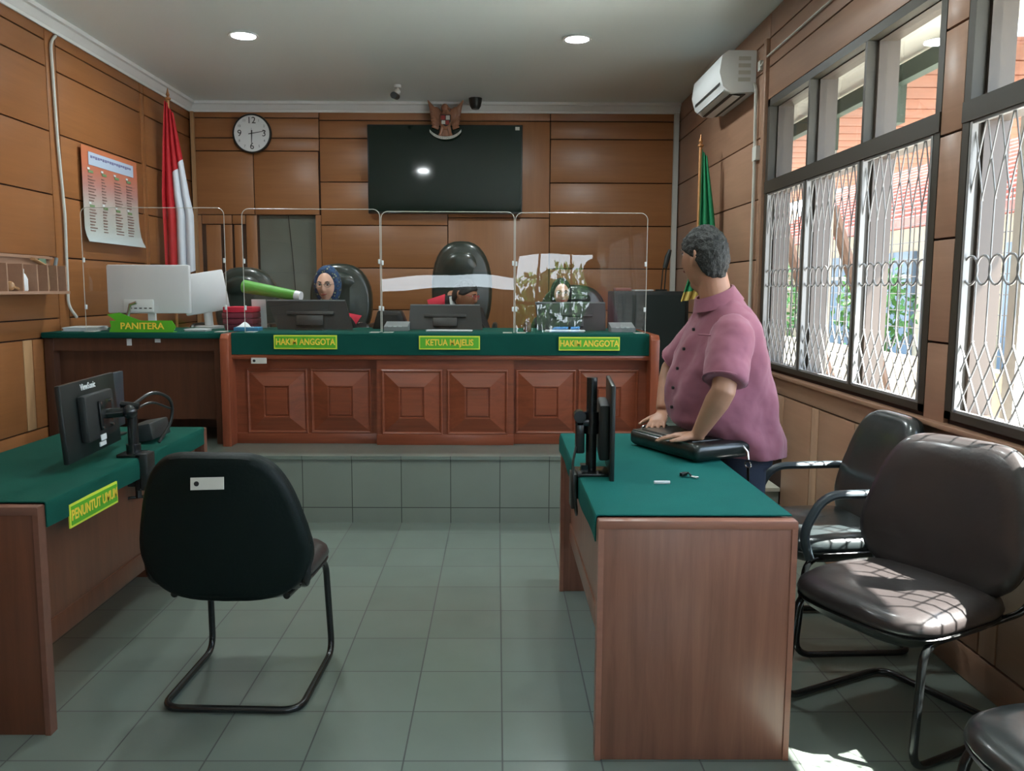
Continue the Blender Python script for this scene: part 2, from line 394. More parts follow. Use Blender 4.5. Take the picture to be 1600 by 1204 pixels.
rects += [(YR, 5.615, 1.10, 1.22), (5.745, 8.17, 1.10, 1.22), (5.745, 8.17, .41, 1.10), (YR, -1, .13, 1.1), (YR, 5.3, 0, .13), (4.32, 8.17, .40, .53)]
panel_wall('wainscot', rects, L3, .02, 'wallY', lw); panel_wall('pale_strip', pal, L3, .02, 'pale', lw)
# back wall with a doorway
bw = struct(MB().b2((XL-.2, YB+.02, -.1), (-2.30, YB+.25, ZC+.05)).b2((-1.69, YB+.02, -.1), (XR+.2, YB+.25, ZC+.05)).b2((-2.3, YB+.02, 2.12), (-1.69, YB+.25, ZC+.05)).build('wall_back', 'groove'))
B3 = lambda u, z, t: (u, YB+.02-t, z)
zb = [3.16, 3.02, 2.835, 2.715]
rects = [(XL, -1.69, b_, a) for a, b_ in zip(zb, zb[1:])] + [(XL, -2.32, 2.12, 2.715), (-2.32, -1.70, 2.12, 2.715)]
for a, b_ in zip([3.16, 3.0, 2.835, 2.43, 2.025, 1.62, 1.22], [3.0, 2.835, 2.43, 2.025, 1.62, 1.22, .8]): rects += [(-1.69, -.475, b_, a), (.50, XR, b_, a)]
rects += [(-1.69, -.475, .41, .8), (.5, XR, .41, .8)]
panel_wall('panelling', rects, B3, .02, 'wallX', bw)
panel_wall('centre_stile', [(-.475, .50, .41, 2.1), (-.475, .5, 2.1, 3.0), (-.475, .5, 3.0, 3.16)], B3, .02, 'wallV', bw)
rects = [(XL, -2.83, .41, 2.12), (-2.83, -2.54, 2.03, 2.12), (-2.62, -2.54, .41, 2.03), (-2.41, -2.30, .41, 2.12), (-2.54, -2.41, 2.03, 2.12), (-2.83, -2.62, .41, .6), (-2.54, -2.41, .41, .6)]
panel_wall('door_casing', rects, B3, .02, 'wallV', bw)
panel_wall('sunk_panel', [(-2.80, -2.65, .6, 2.03), (-2.53, -2.45, .6, 2.03)], B3, .006, 'wallV', bw)
d1 = struct(MB().b2((-2.33, YB+.08, .38), (-1.66, YB+.12, 2.16)).build('door_1', 'door'))
MB().tube([(-2.02, YB+.078, 2.12), (-1.985, YB+.078, 1.7), (-1.95, YB+.078, 1.1), (-1.95, YB+.078, .45)], .004, 6).build('seam', M['dark'], d1)
MB().b2((-1.74, YB+.0, .41), (-1.69, YB+.09, 2.12)).build('jamb', 'wallV', d1)
# right wall with windows
WZ0, WZ1, TZ = .935, 2.62, 2.035
WIN = [(3.345, 5.50), (1.02, 3.185), (-1.30, .86)]
b = MB(); X0, X1 = XR+.0, XR+.15
ys = [YR-.2]
for w0, w1 in reversed(WIN):
    b.b2((X0+.02, ys[-1], -.1), (X1, w0, ZC+.05)); b.b2((X0+.02, w0, -.1), (X1, w1, WZ0)); b.b2((X0+.02, w0, WZ1), (X1, w1, ZC+.05)); ys.append(w1)
b.b2((X0+.02, ys[-1], -.1), (X1, YB+.2, ZC+.05))
rw = struct(b.build('wall_right', 'groove'))
R3 = lambda u, z, t: (XR+.02-t, u, z)
rects = []
zr = [3.16, 3.0, 2.82, 2.41, 2.015, 1.62, 1.22, .905]
for a, b_ in zip(zr, zr[1:]):
    if a > 2.1: rects.append((5.50, 8.17, b_, a))
    else: rects += [(5.50, 6.72, b_, a), (6.72, 8.17, b_, a)]
    for w0, w1 in [(3.185, 3.345), (.86, 1.02), (YR, -1.30)]:
        if a < 2.9: rects.append((w0, w1, b_, min(a, WZ1)))
for a, b_ in ((3.16, 3.0), (3.0, 2.82), (2.82, WZ1)): rects.append((YR, 5.5, b_, a))
rects.append((YR, 8.17, .79, .905))
panel_wall('panelling', rects, R3, .02, 'wallR', rw)
rects = []; pal = []
for k in range(15):
    y0 = -2.79 + k*.555
    zb_ = .13 if y0 < 4.6 else .53
    pal.append((y0, y0+.105, zb_, .79)); rects.append((y0+.105, y0+.555, zb_, .79))
rects += [(YR, 5.0, 0, .13), (5.0, 8.17, .40, .53), (5.53, 8.17, .53, .79), (YR, -2.79, .13, .79)]
panel_wall('wainscot', rects, R3, .02, 'wallR', rw); panel_wall('pale_strip', pal, R3, .02, 'paleR', rw)
MB().b2((XR-.03, YR, .895), (XR+.02, 5.52, .915), bev=.004).build('ledge', 'wallR', rw)
MB().b2((XR-.022, 5.505, .91), (XR+.01, 5.56, 3.0), bev=.004).build('edge_strip', 'wallR', rw)
# rear wall, behind the camera, with bright openings to the yard
b = MB(); OP = [(-2.42, -2.02, 1.42, 1.95), (-1.48, -.36, 1.38, 1.66), (-.02, 1.68, .55, 2.02)]
b.b2((XL-.2, YR-.15, -.1), (OP[0][0], YR, ZC)); b.b2((OP[0][1], YR-.15, -.1), (OP[1][0], YR, ZC)); b.b2((OP[1][1], YR-.15, -.1), (OP[2][0], YR, ZC)); b.b2((OP[2][1], YR-.15, -.1), (XR+.2, YR, ZC))
for x0, x1, z0, z1 in OP: b.b2((x0, YR-.15, -.1), (x1, YR, z0)).b2((x0, YR-.15, z1), (x1, YR, ZC))
struct(b.build('wall_rear', 'wallX'))
for i, (x0, x1, z0, z1) in enumerate(OP):
    b = MB()
    for x in (x0+.02, x0+(x1-x0)*.26, x0+(x1-x0)*.70, x1-.02) if i == 2 else (x0+.02, x1-.02): b.b2((x-.022, YR-.10, z0), (x+.022, YR-.05, z1))
    for z in (z0+.02, z1-.02): b.b2((x0, YR-.10, z-.02), (x1, YR-.05, z+.02))
    if i == 2: b.b2((x0, YR-.10, 1.22), (x1, YR-.05, 1.26))
    w = struct(b.build('window_%d' % (4+i), 'frame'))
    MB().b2((x0+.02, YR-.078, z0+.02), (x1-.02, YR-.074, z1-.02)).build('pane', 'glass', w)

# ------------------------------------------------------------------ windows with grilles on the right
def window(n, w0, w1):
    fx0, fx1 = XR+.0, XR+.135
    b = MB(); t = .045
    b.b2((fx0, w0, WZ0), (fx0+.05, w0+t, WZ1)); b.b2((fx0, w1-t, WZ0), (fx0+.05, w1, WZ1))
    b.b2((fx0, w0, WZ0), (fx0+.05, w1, WZ0+.03)); b.b2((fx0, w0, WZ1-t), (fx0+.05, w1, WZ1)); b.b2((fx0-.005, w0, TZ), (fx0+.05, w1, TZ+.075))
    bw_ = (w1-w0)/3; ms = [w0+bw_, w0+2*bw_]
    for y in ms: b.b2((fx0+.002, y-.012, WZ0), (fx0+.05, y+.012, WZ1))
    wo = struct(b.build('window_%d' % n, 'frame'))
    b = MB()
    for y in [w0+.03] + ms + [w1-.03]:
        b.b2((fx0+.05, y-.03, WZ0), (fx1, y+.03, WZ1)); b.b2((fx1-.0, y-.012, WZ0), (fx1+.02, y+.012, WZ1))
    b.b2((fx0+.05, w0, WZ0), (fx1, w1, WZ0+.02)); b.b2((fx0+.05, w0, WZ1-.05), (fx1, w1, WZ1)); b.b2((fx0+.05, w0, TZ), (fx1, w1, TZ+.06))
    b.build('mullion', 'taupe', wo)
    for k in range(3):
        y0 = w0+k*bw_+.03; y1 = w0+(k+1)*bw_-.03
        MB().b2((fx0+.085, y0, TZ+.06), (fx0+.088, y1, WZ1-.03)).build('pane', 'glass', wo)
    for k in range(3):     # folding grille in each bay
        y0 = w0+k*bw_+.020 + (t-.01 if k == 0 else 0); y1 = w0+(k+1)*bw_-.020 - (t-.01 if k == 2 else 0); nb = 8; st = (y1-y0)/nb; x = fx0+.012; r = .0036
        b = MB(); z0 = WZ0+.035; z1 = TZ-.005
        b.b2((x-.008, y0-.004, z0-.006), (x+.008, y1+.004, z0+.006)); b.b2((x-.008, y0-.004, z1-.008), (x+.008, y1+.004, z1+.004))
        b.b2((x-.012, y0-.004, z0), (x+.010, y0+.012, z1)); b.b2((x-.012, y1-.012, z0), (x+.010, y1+.004, z1))
        za, zb1, zc = z1-.29, z0+.27, (z0+z1)/2-.005
        for i in range(nb+1):
            y = y0+i*st
            if i < nb:   # top zigzag
                b.tube([(x, y, z1), (x, y+st, za)], r, 6)
                b.tube([(x+.004, y+st, z1), (x+.004, y, za)], r, 6)
                hb = (zb1-z0)/2
                for q in range(2):
                    b.tube([(x, y, z0+q*hb), (x, y+st, z0+(q+1)*hb)], r, 6); b.tube([(x+.004, y+st, z0+q*hb), (x+.004, y, z0+(q+1)*hb)], r, 6)
                cyc = y+st/2; pts = [(x, cyc+math.cos(a)*.044, zc+math.sin(a)*.052) for a in [2*math.pi*j/16 for j in range(17)]]
                b.tube(pts, .0045, 6, cap=False)
            if 0 < i < nb: b.tube([(x, y, za), (x, y, zb1)], r, 6)
        b.build('grille', 'grille', wo)
    return wo
for i, (w0, w1) in enumerate(WIN): window(i+1, w0, w1)

# ------------------------------------------------------------------ outside, seen through the windows
M['ground'] = mat('concrete_yard', (.55, .52, .46), .9, var=.1, vscale=3)
M['creamw'] = mat('cream_render', (.42, .35, .24), .9, var=.06, vscale=2)
M['whitew'] = mat('white_render', (.50, .48, .43), .9)
M['orange'] = wood('orange_soffit_board', (.42, .165, .10), 0, .15, .6)
M['redtile'] = mat('red_roof_tile', (.36, .10, .07), .8, var=.35, vscale=9)
M['bluegl'] = mat('blue_shopfront', (.13, .19, .25), .3)
M['leaf'] = mat('leaf', (.06, .17, .03), .6, var=.4, vscale=5)
M['leafd'] = mat('leaf_dark', (.04, .16, .04), .6, var=.4, vscale=5)
M['greenbeam'] = mat('green_beam', (.085, .12, .095), .6)
M['brown'] = mat('brown_post', (.23, .15, .11), .7)
struct(MB().b2((1.9, -9, -.25), (16, 24, -.15)).b2((-8, -14, -.25), (1.9, YR-.2, -.15)).build('floor_yard', 'ground'))
struct(MB().b2((XR+.14, -3, 2.70), (2.58, 4.15, 2.78)).b2((XR+.14, 4.15, 2.70), (2.30, 9.5, 2.78)).build('ceiling_eave', 'whitew'))
tr = thing('covered_walkway_roof', 'orange boarded walkway ceiling outside the upper window panes', 'roof', (4.2, 8, 2.65))
b = MB()
for k in range(28): b.b2((2.32, 4.3+k*.30, 2.63), (4.1, 4.3+k*.30+.275, 2.65), bev=.004)
b.b2((2.32, 4.3, 2.65), (4.1, 12.7, 2.67))
b.build('boards', 'orange', tr)
b = MB(); b.b2((2.26, 4.15, 2.585), (2.32, 13, 2.68)); b.build('eave_beam', 'greenbeam', tr)
b = MB()
for y in (4.95, 5.9, 6.85, 8.6): b.b2((2.20, y, 2.38), (2.34, y+.12, 2.64))
b.build('bracket_block', 'greenbeam', tr)
for i, y in enumerate((5.9, 6.95)):
    p = thing('verandah_post', ['white painted verandah post outside nearer the pillar', 'white painted verandah post outside, far left of the window'][i], 'post', (2.30, y, -.15))
    MB().b2((2.25, y+.02, -.15), (2.34, y+.11, 2.38)).build('shaft', 'whitew', p)
    MB().tube([(2.9, y+.06, .4), (2.34, y+.06, 2.0)], .045, 8).build('brace', 'brown', p)
hs = thing('outbuilding', 'long cream building with red tiled roof across the yard', 'building', (8.5, 12, -.15))
b = MB(); b.b2((6.7, 6.0, -.15), (6.9, 26, 2.9)); b.b2((3.4, 19, -.15), (6.7, 19.2, 3.2)); b.build('wall', 'creamw', hs)
b = MB()
for k in range(24):
    z = 2.35+k*.085; x = 5.7+k*.13; b.tube([(x, 5.2, z), (x, 18.9, z)], .06, 8, flat=.6)
b.b2((5.6, 5.2, 2.28), (5.72, 18.9, 2.40)); b.build('roof', 'redtile', hs)
for k in range(5):
    y = 7.2+k*2.1; f = MB().b2((6.62, y, .30), (6.72, y+1.75, 2.05)).build('window', 'bluegl', hs)
    MB().b2((6.60, y+.64, .35), (6.64, y+.70, 2.05)).b2((6.60, y, 1.62), (6.64, y+1.35, 1.68)).build('glazing_bar', 'whitew', f)
lwall = MB().b2((4.3, 4.2, -.15), (4.5, 18.5, .72)).build('garden_wall', 'creamw'); tag(lwall, 'low cream garden wall across the yard', 'wall')
fw = thing('wire_fence', 'thin dark wire mesh fence standing on the garden wall', 'fence', (4.4, 10, .72))
b = MB()
for k in range(60): b.tube([(4.4, 4.4+k*.24, .72), (4.4, 4.4+k*.24, 2.3)], .006, 5)
for k in range(9): b.tube([(4.4, 4.4, .85+k*.18), (4.4, 18.5, .85+k*.18)], .005, 5)
b.build('mesh', 'frame', fw)
random.seed(4)
def bush(name, label, c, rad, n, ml, trunk=True, ls=.07):
    t = thing(name, label, 'plant', (c[0], c[1], -.15))
    b = MB()
    for k in range(n):
        d = Vector((random.gauss(0, 1), random.gauss(0, 1), random.gauss(0, 1))).normalized()*random.uniform(.55, 1)
        p = Vector(c)+Vector((d.x*rad[0], d.y*rad[1], d.z*rad[2]))
        rt = Euler((random.uniform(0, 6.28), random.uniform(0, 6.28), random.uniform(0, 6.28))).to_matrix()
        a = rt @ Vector((ls, 0, 0)); e = rt @ Vector((0, ls*.45, 0))
        vs = [b.bm.verts.new(p+q) for q in (-a, -e, a, e)]; b.bm.faces.new(vs)
    b.build('foliage', ml, t)
    if trunk: MB().tube([(c[0], c[1], -.15), (c[0]+.05, c[1], c[2])], [.05, .03], 8).build('stem', 'brown', t)
bush('shrub', 'bright green shrub outside the window bay beside the pillar', (5.3, 7.65, 1.45), (.3, .32, .55), 260, 'leaf')
bush('shrub', 'bright green shrub outside the middle window bay', (5.2, 11.6, 1.15), (.5, .7, .75), 420, 'leaf')
bush('shrub', 'green shrub outside the window bay behind the man', (5.1, 15.4, 1.2), (.5, 1.2, 1.1), 700, 'leaf')
aw = MB().b2((2.60, 4.18, -.15), (4.2, 4.28, 3.2)).build('side_building_wall', 'whitew'); tag(aw, 'sunlit cream wall outside the nearer window', 'wall')
# yard behind the camera (seen only as reflection)
bush('hedge', 'tall green hedge in the yard reflected in the clear screens', (1.4, -7.0, .9), (2.2, .6, 1.05), 1600, 'leaf', False, .12)
bush('hedge', 'dark green tree in the yard reflected in the clear screens', (-3.4, -10.0, 1.2), (1.6, .8, 1.6), 900, 'leafd', True, .14)
tag(MB().b2((.9, -6.2, -.15), (2.4, -5.9, .75), bev=.1).build('reflected_block', mat('block_blue', (.08, .28, .60), .5)), 'blue tank added in the yard, seen only in the screen reflection', 'block')  # plain blue block added to give the screens a blue reflection

# ------------------------------------------------------------------ judges' bench
jb = thing('judges_bench', "long reddish wooden judges' bench with raised square panels on the podium", 'bench', (-.35, 5.6, PZ))
b = MB()
b.b2((-1.70, 5.42, PZ), (-.775, 5.46, 1.0)).b2((-.775, 5.375, PZ), (.107, 5.46, 1.0)).b2((.107, 5.42, PZ), (.98, 5.46, 1.0))
b.b2((-1.70, 5.41, PZ), (-.777, 5.43, .485), bev=.003).b2((-.777, 5.362, PZ), (.109, 5.4, .485), bev=.003).b2((.109, 5.41, PZ), (.98, 5.43, .485), bev=.003)
b.build('front_panel', 'bench', jb)
MB().b2((-1.70, 5.345, .972), (.98, 5.46, 1.002), bev=.004).build('ledge_moulding', 'bench', jb)
for xa, xb in ((-1.748, -1.692), (.972, 1.028)):
    MB().prism([(0, 0), (.85, 0), (.85, .72), (.03, .72), (.0, .69)], xb-xa, Matrix.Translation((xb, 5.285, PZ)) @ Matrix.Rotation(R(90), 4, 'Z'), bev=.006).build('end_board', 'benchV', jb)
for cx_, yf in ((-1.425, 5.42), (-1.013, 5.42), (-.547, 5.375), (-.125, 5.375), (.317, 5.42), (.723, 5.42)):
    w, h, zc = .185, .20, .695
    b = MB()
    b.rings([[(cx_-w*s, yf-d, zc-h*t), (cx_+w*s, yf-d, zc-h*t), (cx_+w*s, yf-d, zc+h*t), (cx_-w*s, yf-d, zc+h*t)] for s, t, d in
             ((1.06, 1.06, -.002), (1.06, 1.06, .010), (1.02, 1.02, .014), (.98, .98, .010), (.96, .96, .004), (.45, .52, .036), (.43, .50, .036), (.40, .47, .028), (.37, .44, .028), (.35, .42, .036))])
    b.build('raised_panel', 'bench', jb, smooth=15)
# green cloth that covers the bench top and hangs over the front
b = MB()
def cloth_front(u, v):
    x = -1.69+u*2.66
    bow = -.012*math.sin(u*math.pi)**2 + .002*math.sin(u*40)
    if v < .45: t = v/.45; return Vector((x, 5.343+bow+.002*math.sin(u*23), 1.003+.125*t))
    if v < .55: t = (v-.45)/.1; a = t*math.pi/2; return Vector((x, 5.343+bow+.010*(1-math.cos(a)), 1.128+.010*math.sin(a)))
    t = (v-.55)/.45; return Vector((x, 5.353+bow*(1-t)+t*.79, 1.138))
b.quadgrid(cloth_front, 60, 20); cl = b.build('green_tablecloth', 'feltd', solid=.005)
tag(cl, "dark green cloth over the judges' bench top and front edge", 'cloth')
MB().b2((-1.692, 5.36, 1.10), (.972, 6.13, 1.134)).build('bench_top', 'bench', jb)
def sign(body, label, x0, x1, z0, z1, y, size, sxx=1.0, n='nameplate'):
    t = thing(n, label, 'sign', ((x0+x1)/2, y, z0))
    MB().b2((x0, y-.006, z0), (x1, y, z1)).build('plate', 'signy', t)
    MB().b2((x0+.008, y-.009, z0+.008), (x1-.008, y-.004, z1-.008)).build('face', 'sign', t)
    text(body, size, at(((x0+x1)/2, y-.010, (z0+z1)/2), FACE_CAM), 'lettering', 'letter', t, .001, sxx, .0012)
sign('HAKIM ANGGOTA', "green HAKIM ANGGOTA nameplate at the left end of the judges' bench", -1.415, -1.015, 1.040, 1.128, 5.328, .056, .80)
sign('KETUA MAJELIS', "green KETUA MAJELIS nameplate at the centre of the judges' bench", -.495, -.108, 1.040, 1.126, 5.323, .056, .80)
sign('HAKIM ANGGOTA', "green HAKIM ANGGOTA nameplate at the right end of the judges' bench", .392, .780, 1.036, 1.122, 5.328, .056, .80)
st = MB().b2((-1.567, 5.340, .945), (-1.470, 5.345, .982)); so = st.build('inventory_sticker', 'label'); tag(so, "small pale sticker under the cloth at the bench's left end", 'sticker')
MB().cyl((-1.548, 5.342, .963), (-1.548, 5.338, .963), .009, n=12).build('emblem', 'dark', so)

# ------------------------------------------------------------------ clerk's (panitera) desk
pk = thing('clerk_desk', 'dark brown wooden clerk desk with green top at the left wall', 'desk', (-2.33, 5.7, PZ))
MB().b2((-2.90, 5.45, .57), (-1.80, 5.475, 1.02)).build('front_panel', 'darkwood', pk)
for x_ in (-2.90, -1.815): MB().b2((x_, 5.38, PZ), (x_+.06, 6.1, 1.10), bev=.003).build('side_panel', 'darkwood', pk)
MB().b2((-2.84, 5.385, 1.02), (-1.815, 5.44, 1.10)).build('apron', 'darkwood', pk)
MB().b2((-2.9, 6.06, PZ), (-1.76, 6.09, 1.1)).build('back_panel', 'darkwood', pk)
ct = MB().b2((-2.90, 5.345, 1.102), (-1.752, 6.13, 1.138), bev=.008).build('green_desk_cover', 'feltd'); tag(ct, "dark green cover on the clerk's desk top", 'cloth')
tag(MB().b2((-2.37, 5.378, 1.055), (-2.34, 5.383, 1.098)).build('paper_tape', 'paper'), "longer scrap of white tape on the clerk desk's front edge", 'tape')
tag(MB().b2((-2.19, 5.378, 1.075), (-2.155, 5.383, 1.098)).build('paper_tape', 'paper'), "shorter scrap of white tape on the clerk desk's front edge", 'tape')
t = thing('tent_sign', 'folded green PANITERA sign standing on the clerk desk', 'sign', (-2.27, 5.39, 1.138))
MB().prism([(-2.482, 1.140), (-2.075, 1.140), (-2.055, 1.175), (-2.08, 1.215), (-2.475, 1.212), (-2.468, 1.18)], .006, at((0, 5.385, 0))).build('front_face', 'sign', t)
MB().prism([(-2.53, 1.25), (-2.45, 1.262), (-2.30, 1.205), (-2.42, 1.17)], .006, at((0, 5.47, 0))).b2((-2.47, 5.395, 1.139), (-2.08, 5.47, 1.143)).build('back_face', 'sign', t)
text('PANITERA', .058, at((-2.27, 5.383, 1.178), FACE_CAM), 'lettering', 'letter', t, .001, 1.05, .001)
# papers at the left end
def sheets(name, label, cx_, cy_, z, w, d, rz, n, ml='paper', bow=.0, cat='papers'):
    b = MB()
    for k in range(n):
        m = at((cx_+random.uniform(-.006, .006), cy_+random.uniform(-.006, .006), z+.0015+k*.0022)) @ Matrix.Rotation(rz+random.uniform(-.05, .05), 4, 'Z')
        b.box((0, 0, 0), (w, d, .0018), mtx=m)
    return tag(b.build(name, ml), label, cat)
sheets('paper_stack', "loose stack of pale papers at the clerk desk's left end", -2.745, 5.62, 1.138, .21, .24, .15, 12)
b = MB(); b.quadgrid(lambda u, v: Vector((-2.62+u*.13, 5.74+v*.25, 1.143+.022*math.sin(u*2.8)*1.0)), 10, 4)
tag(b.build('open_folder', 'feltd', solid=.004), 'dark green open folder lying behind the PANITERA sign', 'folder')
# white all-in-one computer seen from behind
a = thing('desktop_computer', 'white all-in-one computer with its back to the room', 'computer', (-2.33, 5.68, 1.138))
MB().b2((-2.612, 5.66, 1.252), (-2.058, 5.70, 1.575), bev=.012).build('casing', 'aio', a)
MB().b2((-2.50, 5.648, 1.262), (-2.30, 5.664, 1.345), bev=.006).build('port_cover', 'white', a)
b = MB()
for k in range(5): b.b2((-2.46+k*.033, 5.644, 1.283), (-2.442+k*.033, 5.650, 1.290))
b.build('port', 'dark', a)
MB().tube([(-2.40, 5.62, 1.325), (-2.44, 5.615, 1.31), (-2.46, 5.61, 1.22), (-2.47, 5.60, 1.16)], .012, 8).build('cable', 'metal', a)
MB().tube([(-2.47, 5.60, 1.150), (-2.30, 5.56, 1.147)], .009, 8).b2((-2.47, 5.58, 1.139), (-2.20, 5.75, 1.147)).b2((-2.36, 5.70, 1.14), (-2.31, 5.72, 1.30)).build('stand', 'aio', a)
a = thing('monitor', 'white monitor on a round foot behind the all-in-one computer', 'monitor', (-2.05, 6.0, 1.138))
m = at((-2.07, 5.98, 1.39)) @ Matrix.Rotation(R(-10), 4, 'Y') @ Matrix.Rotation(R(18), 4, 'Z')
MB().box((0, 0, 0), (.30, .035, .285), bev=.012, mtx=m).build('casing', 'aio', a)
MB().cyl((-2.05, 6.0, 1.15), (-2.06, 6.0, 1.28), .03).cyl((-2.05, 6.0, 1.139), (-2.05, 6.0, 1.155), .10, n=28).build('stand', 'aio', a)
sheets('paper_stack', 'white papers beside the foot of the white monitor', -1.98, 5.57, 1.138, .14, .10, -.05, 7)
# binders, tissue box, rolled map
b = MB()
bk = []
for k in range(4):
    o = MB().b2((-1.86+random.uniform(-.01, .01), 5.72, 1.139+k*.040), (-1.66, 5.98, 1.176+k*.040), bev=.004).build('folder', 'red' if k > 2 else mat('maroon_binder', (.11+.03*k, .015, .03), .6))
    tag(o, ['bottom dark red folder of the stack between clerk and judges', 'second dark red folder from the bottom of the stack', 'third dark red folder, just under the bright red one', 'bright red folder on top of the stack'][k], 'folder', None)
o = MB().b2((-1.74, 5.55, 1.139), (-1.58, 5.68, 1.165), bev=.005).build('blue_packet', mat('blue_packet', (.03, .20, .36), .5)); tag(o, "blue paper packet at the bench's left corner", 'packet')
MB().quadgrid(lambda u, v: Vector((-1.73+u*.12, 5.57+v*.08, 1.167+.03*math.sin(u*5)*v)), 8, 4).build('tissue', 'paper', o, solid=.002)
a = thing('rolled_map', 'green rolled map resting on the black chair and the left judge monitor', 'roll', (-1.50, 5.93, 1.30))
MB().tube([(-1.79, 5.99, 1.435), (-1.40, 5.87, 1.372)], [.046, .036], 20).build('roll', mat('roll_green', (.10, .36, .05), .5), a)
MB().tube([(-1.40, 5.87, 1.372), (-1.36, 5.86, 1.366)], [.037, .034], 20).build('cuff', 'aio', a)
tag(MB().quadgrid(lambda u, v: Vector((-1.72+u*.10, 5.93-.02*v, 1.145+v*.20)), 4, 4).build('leaning_paper', 'paper', solid=.003), 'white paper standing upright below the green roll', 'paper')

# ------------------------------------------------------------------ clear screens on the bench and the desk
def screen(label, x0, x1, z0, z1, y, bow=0, rz=0, ry=0):
    t = thing('clear_screen', label, 'screen', ((x0+x1)/2, y, z0), rz)
    w = x1-x0; h = z1-z0; r = .045
    out = rrect(w, h, r, 8, top_only=True)
    nu, nv = 28, 20
    # bowed sheet clipped to a rounded top: grid with corners pulled in
    def fn(u, v):
        x = -w/2+w*u; z = h*v
        if z > h-r:
            k = math.sqrt(max(0, r*r-(z-h+r)**2)); lim = w/2-r+k; x = x*lim/(w/2)
        return Vector((x, bow*(4*u*(1-u))+ry*z, z))
    vs = [0, .1, .2, .3, .4, .5, .6, .7, .8, .9] + [1-r/h*(1-math.sin(R(a))) for a in range(0, 91, 10)]
    b = MB(); g = [[b.bm.verts.new(fn(i/nu, v)) for v in vs] for i in range(nu+1)]
    for i in range(nu):
        for j in range(len(vs)-1): b.bm.faces.new((g[i][j], g[i+1][j], g[i+1][j+1], g[i][j+1]))
    b.build('sheet', 'acryl', t, local=True, smooth=0)
    path = [fn(0, v) for v in vs] + [fn(i/nu, 1) for i in range(nu+1)] + [fn(1, v) for v in reversed(vs)]
    MB().tube(path, .0022, 6).build('polished_edge', 'acryledge', t, local=True)
    for sx_ in (-1, 1):
        for zz in (.58, .2): MB().box((sx_*(w/2-.006), ry*zz*h, h*zz), (.014, .014, .03), bev=.003).build('clip', 'paper', t, local=True)
        MB().b2((sx_*(w/2-.04)-.03, -.05, 0), (sx_*(w/2-.04)+.03, .05, .004)).build('foot', 'acryledge', t, local=True)
screen("wide clear screen standing on the clerk's desk", -2.668, -1.752, 1.139, 1.932, 5.47, .008)
screen("clear screen at the judges' bench's left end, before the veiled judge in blue", -1.632, -.752, 1.139, 1.925, 5.45, .006)
screen('clear screen at the middle of the bench, before the tall chair', -.744, .108, 1.139, 1.912, 5.45, .008)
screen("clear screen at the judges' bench's right end, filled with window reflections", .116, .962, 1.139, 1.907, 5.45, -.004)

# ------------------------------------------------------------------ bench monitors and small things
def bench_monitor(label, xt0, xt1, xb0, xb1, z0, z1, y):
    t = thing('monitor', label, 'monitor', ((xt0+xt1)/2, y, 1.138))
    b = MB(); tl = .05
    rings = []
    for yy, s in ((0, 1), (.012, 1.0), (.03, .97)):
        cxm = (xt0+xt1+xb0+xb1)/4
        rings.append([(cxm+(x-cxm)*s, y+yy+(tl if up_ else 0), z) for x, z, up_ in ((xb0, z0, 0), (xb1, z0, 0), (xt1, z1, 1), (xt0, z1, 1))])
    b.rings(rings).build('casing', 'blk', t)
    w = xt1-xt0; cx_ = (xt0+xt1+xb0+xb1)/4; h = z1-z0
    b = MB(); b.box((cx_, y+.012, z0+h*.55), (w*.60, .02, h*.12), rot=Euler((R(-14), 0, 0)), bev=.003).box((cx_, y-.0, z0+h*.30), (w*.34, .025, h*.35), rot=Euler((R(-14), 0, 0)), bev=.004)
    b.build('back_housing', mat('monitor_back', (.028, .030, .028), .4), t)
    MB().b2((xt0, y+tl-.002, z1-.012), (xt1, y+tl+.012, z1+.001)).build('top_edge', 'grey', t)
    MB().b2((cx_-.03, y+.02, 1.139), (cx_+.03, y+.05, z0+.06)).b2((cx_-.09, y-.03, 1.139), (cx_+.09, y+.10, 1.147)).build('stand', 'blk', t)
bench_monitor('black monitor tilted back in front of the judge in the blue headscarf', -1.575, -1.04, -1.49, -.98, 1.145, 1.345, 5.72)
bench_monitor('black monitor in front of the judge with red glasses', -.600, -.12, -.61, -.10, 1.145, 1.315, 5.78)
bench_monitor('black monitor in front of the judge in the black headscarf', .26, .74, .28, .74, 1.145, 1.335, 5.72)
def phone(label, x, y):
    t = thing('desk_phone', label, 'telephone', (x, y, 1.138))
    MB().prism([(-.08, 0), (.08, 0), (.08, .03), (-.08, .06)], .16, at((x-.08, y, 1.139)) @ Matrix.Rotation(R(-90), 4, 'Z')).build('base', 'grey', t)
    b = MB()
    for k in range(3): b.b2((x-.05+k*.035, y-.085, 1.168), (x-.03+k*.035, y-.078, 1.174))
    b.build('key', 'paper', t)
phone('grey intercom box on the bench between the left and middle screens', -.68, 5.72)
phone('grey intercom box on the bench at its right end', .84, 5.66)
t = thing('table_speaker', 'black wedge speaker behind the seam of left and middle screens', 'speaker', (-.75, 6.0, 1.138))
MB().prism([(-.13, 0), (.13, 0), (.07, .13), (-.09, .13)], .14, at((-.75, 5.92, 1.139)), bev=.01).build('cabinet', 'blk', t)
MB().b2((-.83, 5.912, 1.16), (-.70, 5.918, 1.24)).build('mesh_grille', 'blkm', t)
o = MB().lathe([(.022, 0), (.026, .01), (.026, .05), (.018, .07), (.008, .075)], (.20, 5.58, 1.139)).build('stamp', mat('stamp_brown', (.12, .05, .03), .4)); tag(o, 'small brown stamp on the bench by the right screen seam', 'stamp')
sheets('paper_stack', 'case papers lying before the middle monitor', -.32, 5.62, 1.138, .30, .12, .03, 5)
sheets('paper_stack', 'case papers lying before the right monitor', .45, 5.60, 1.138, .26, .12, -.05, 6)

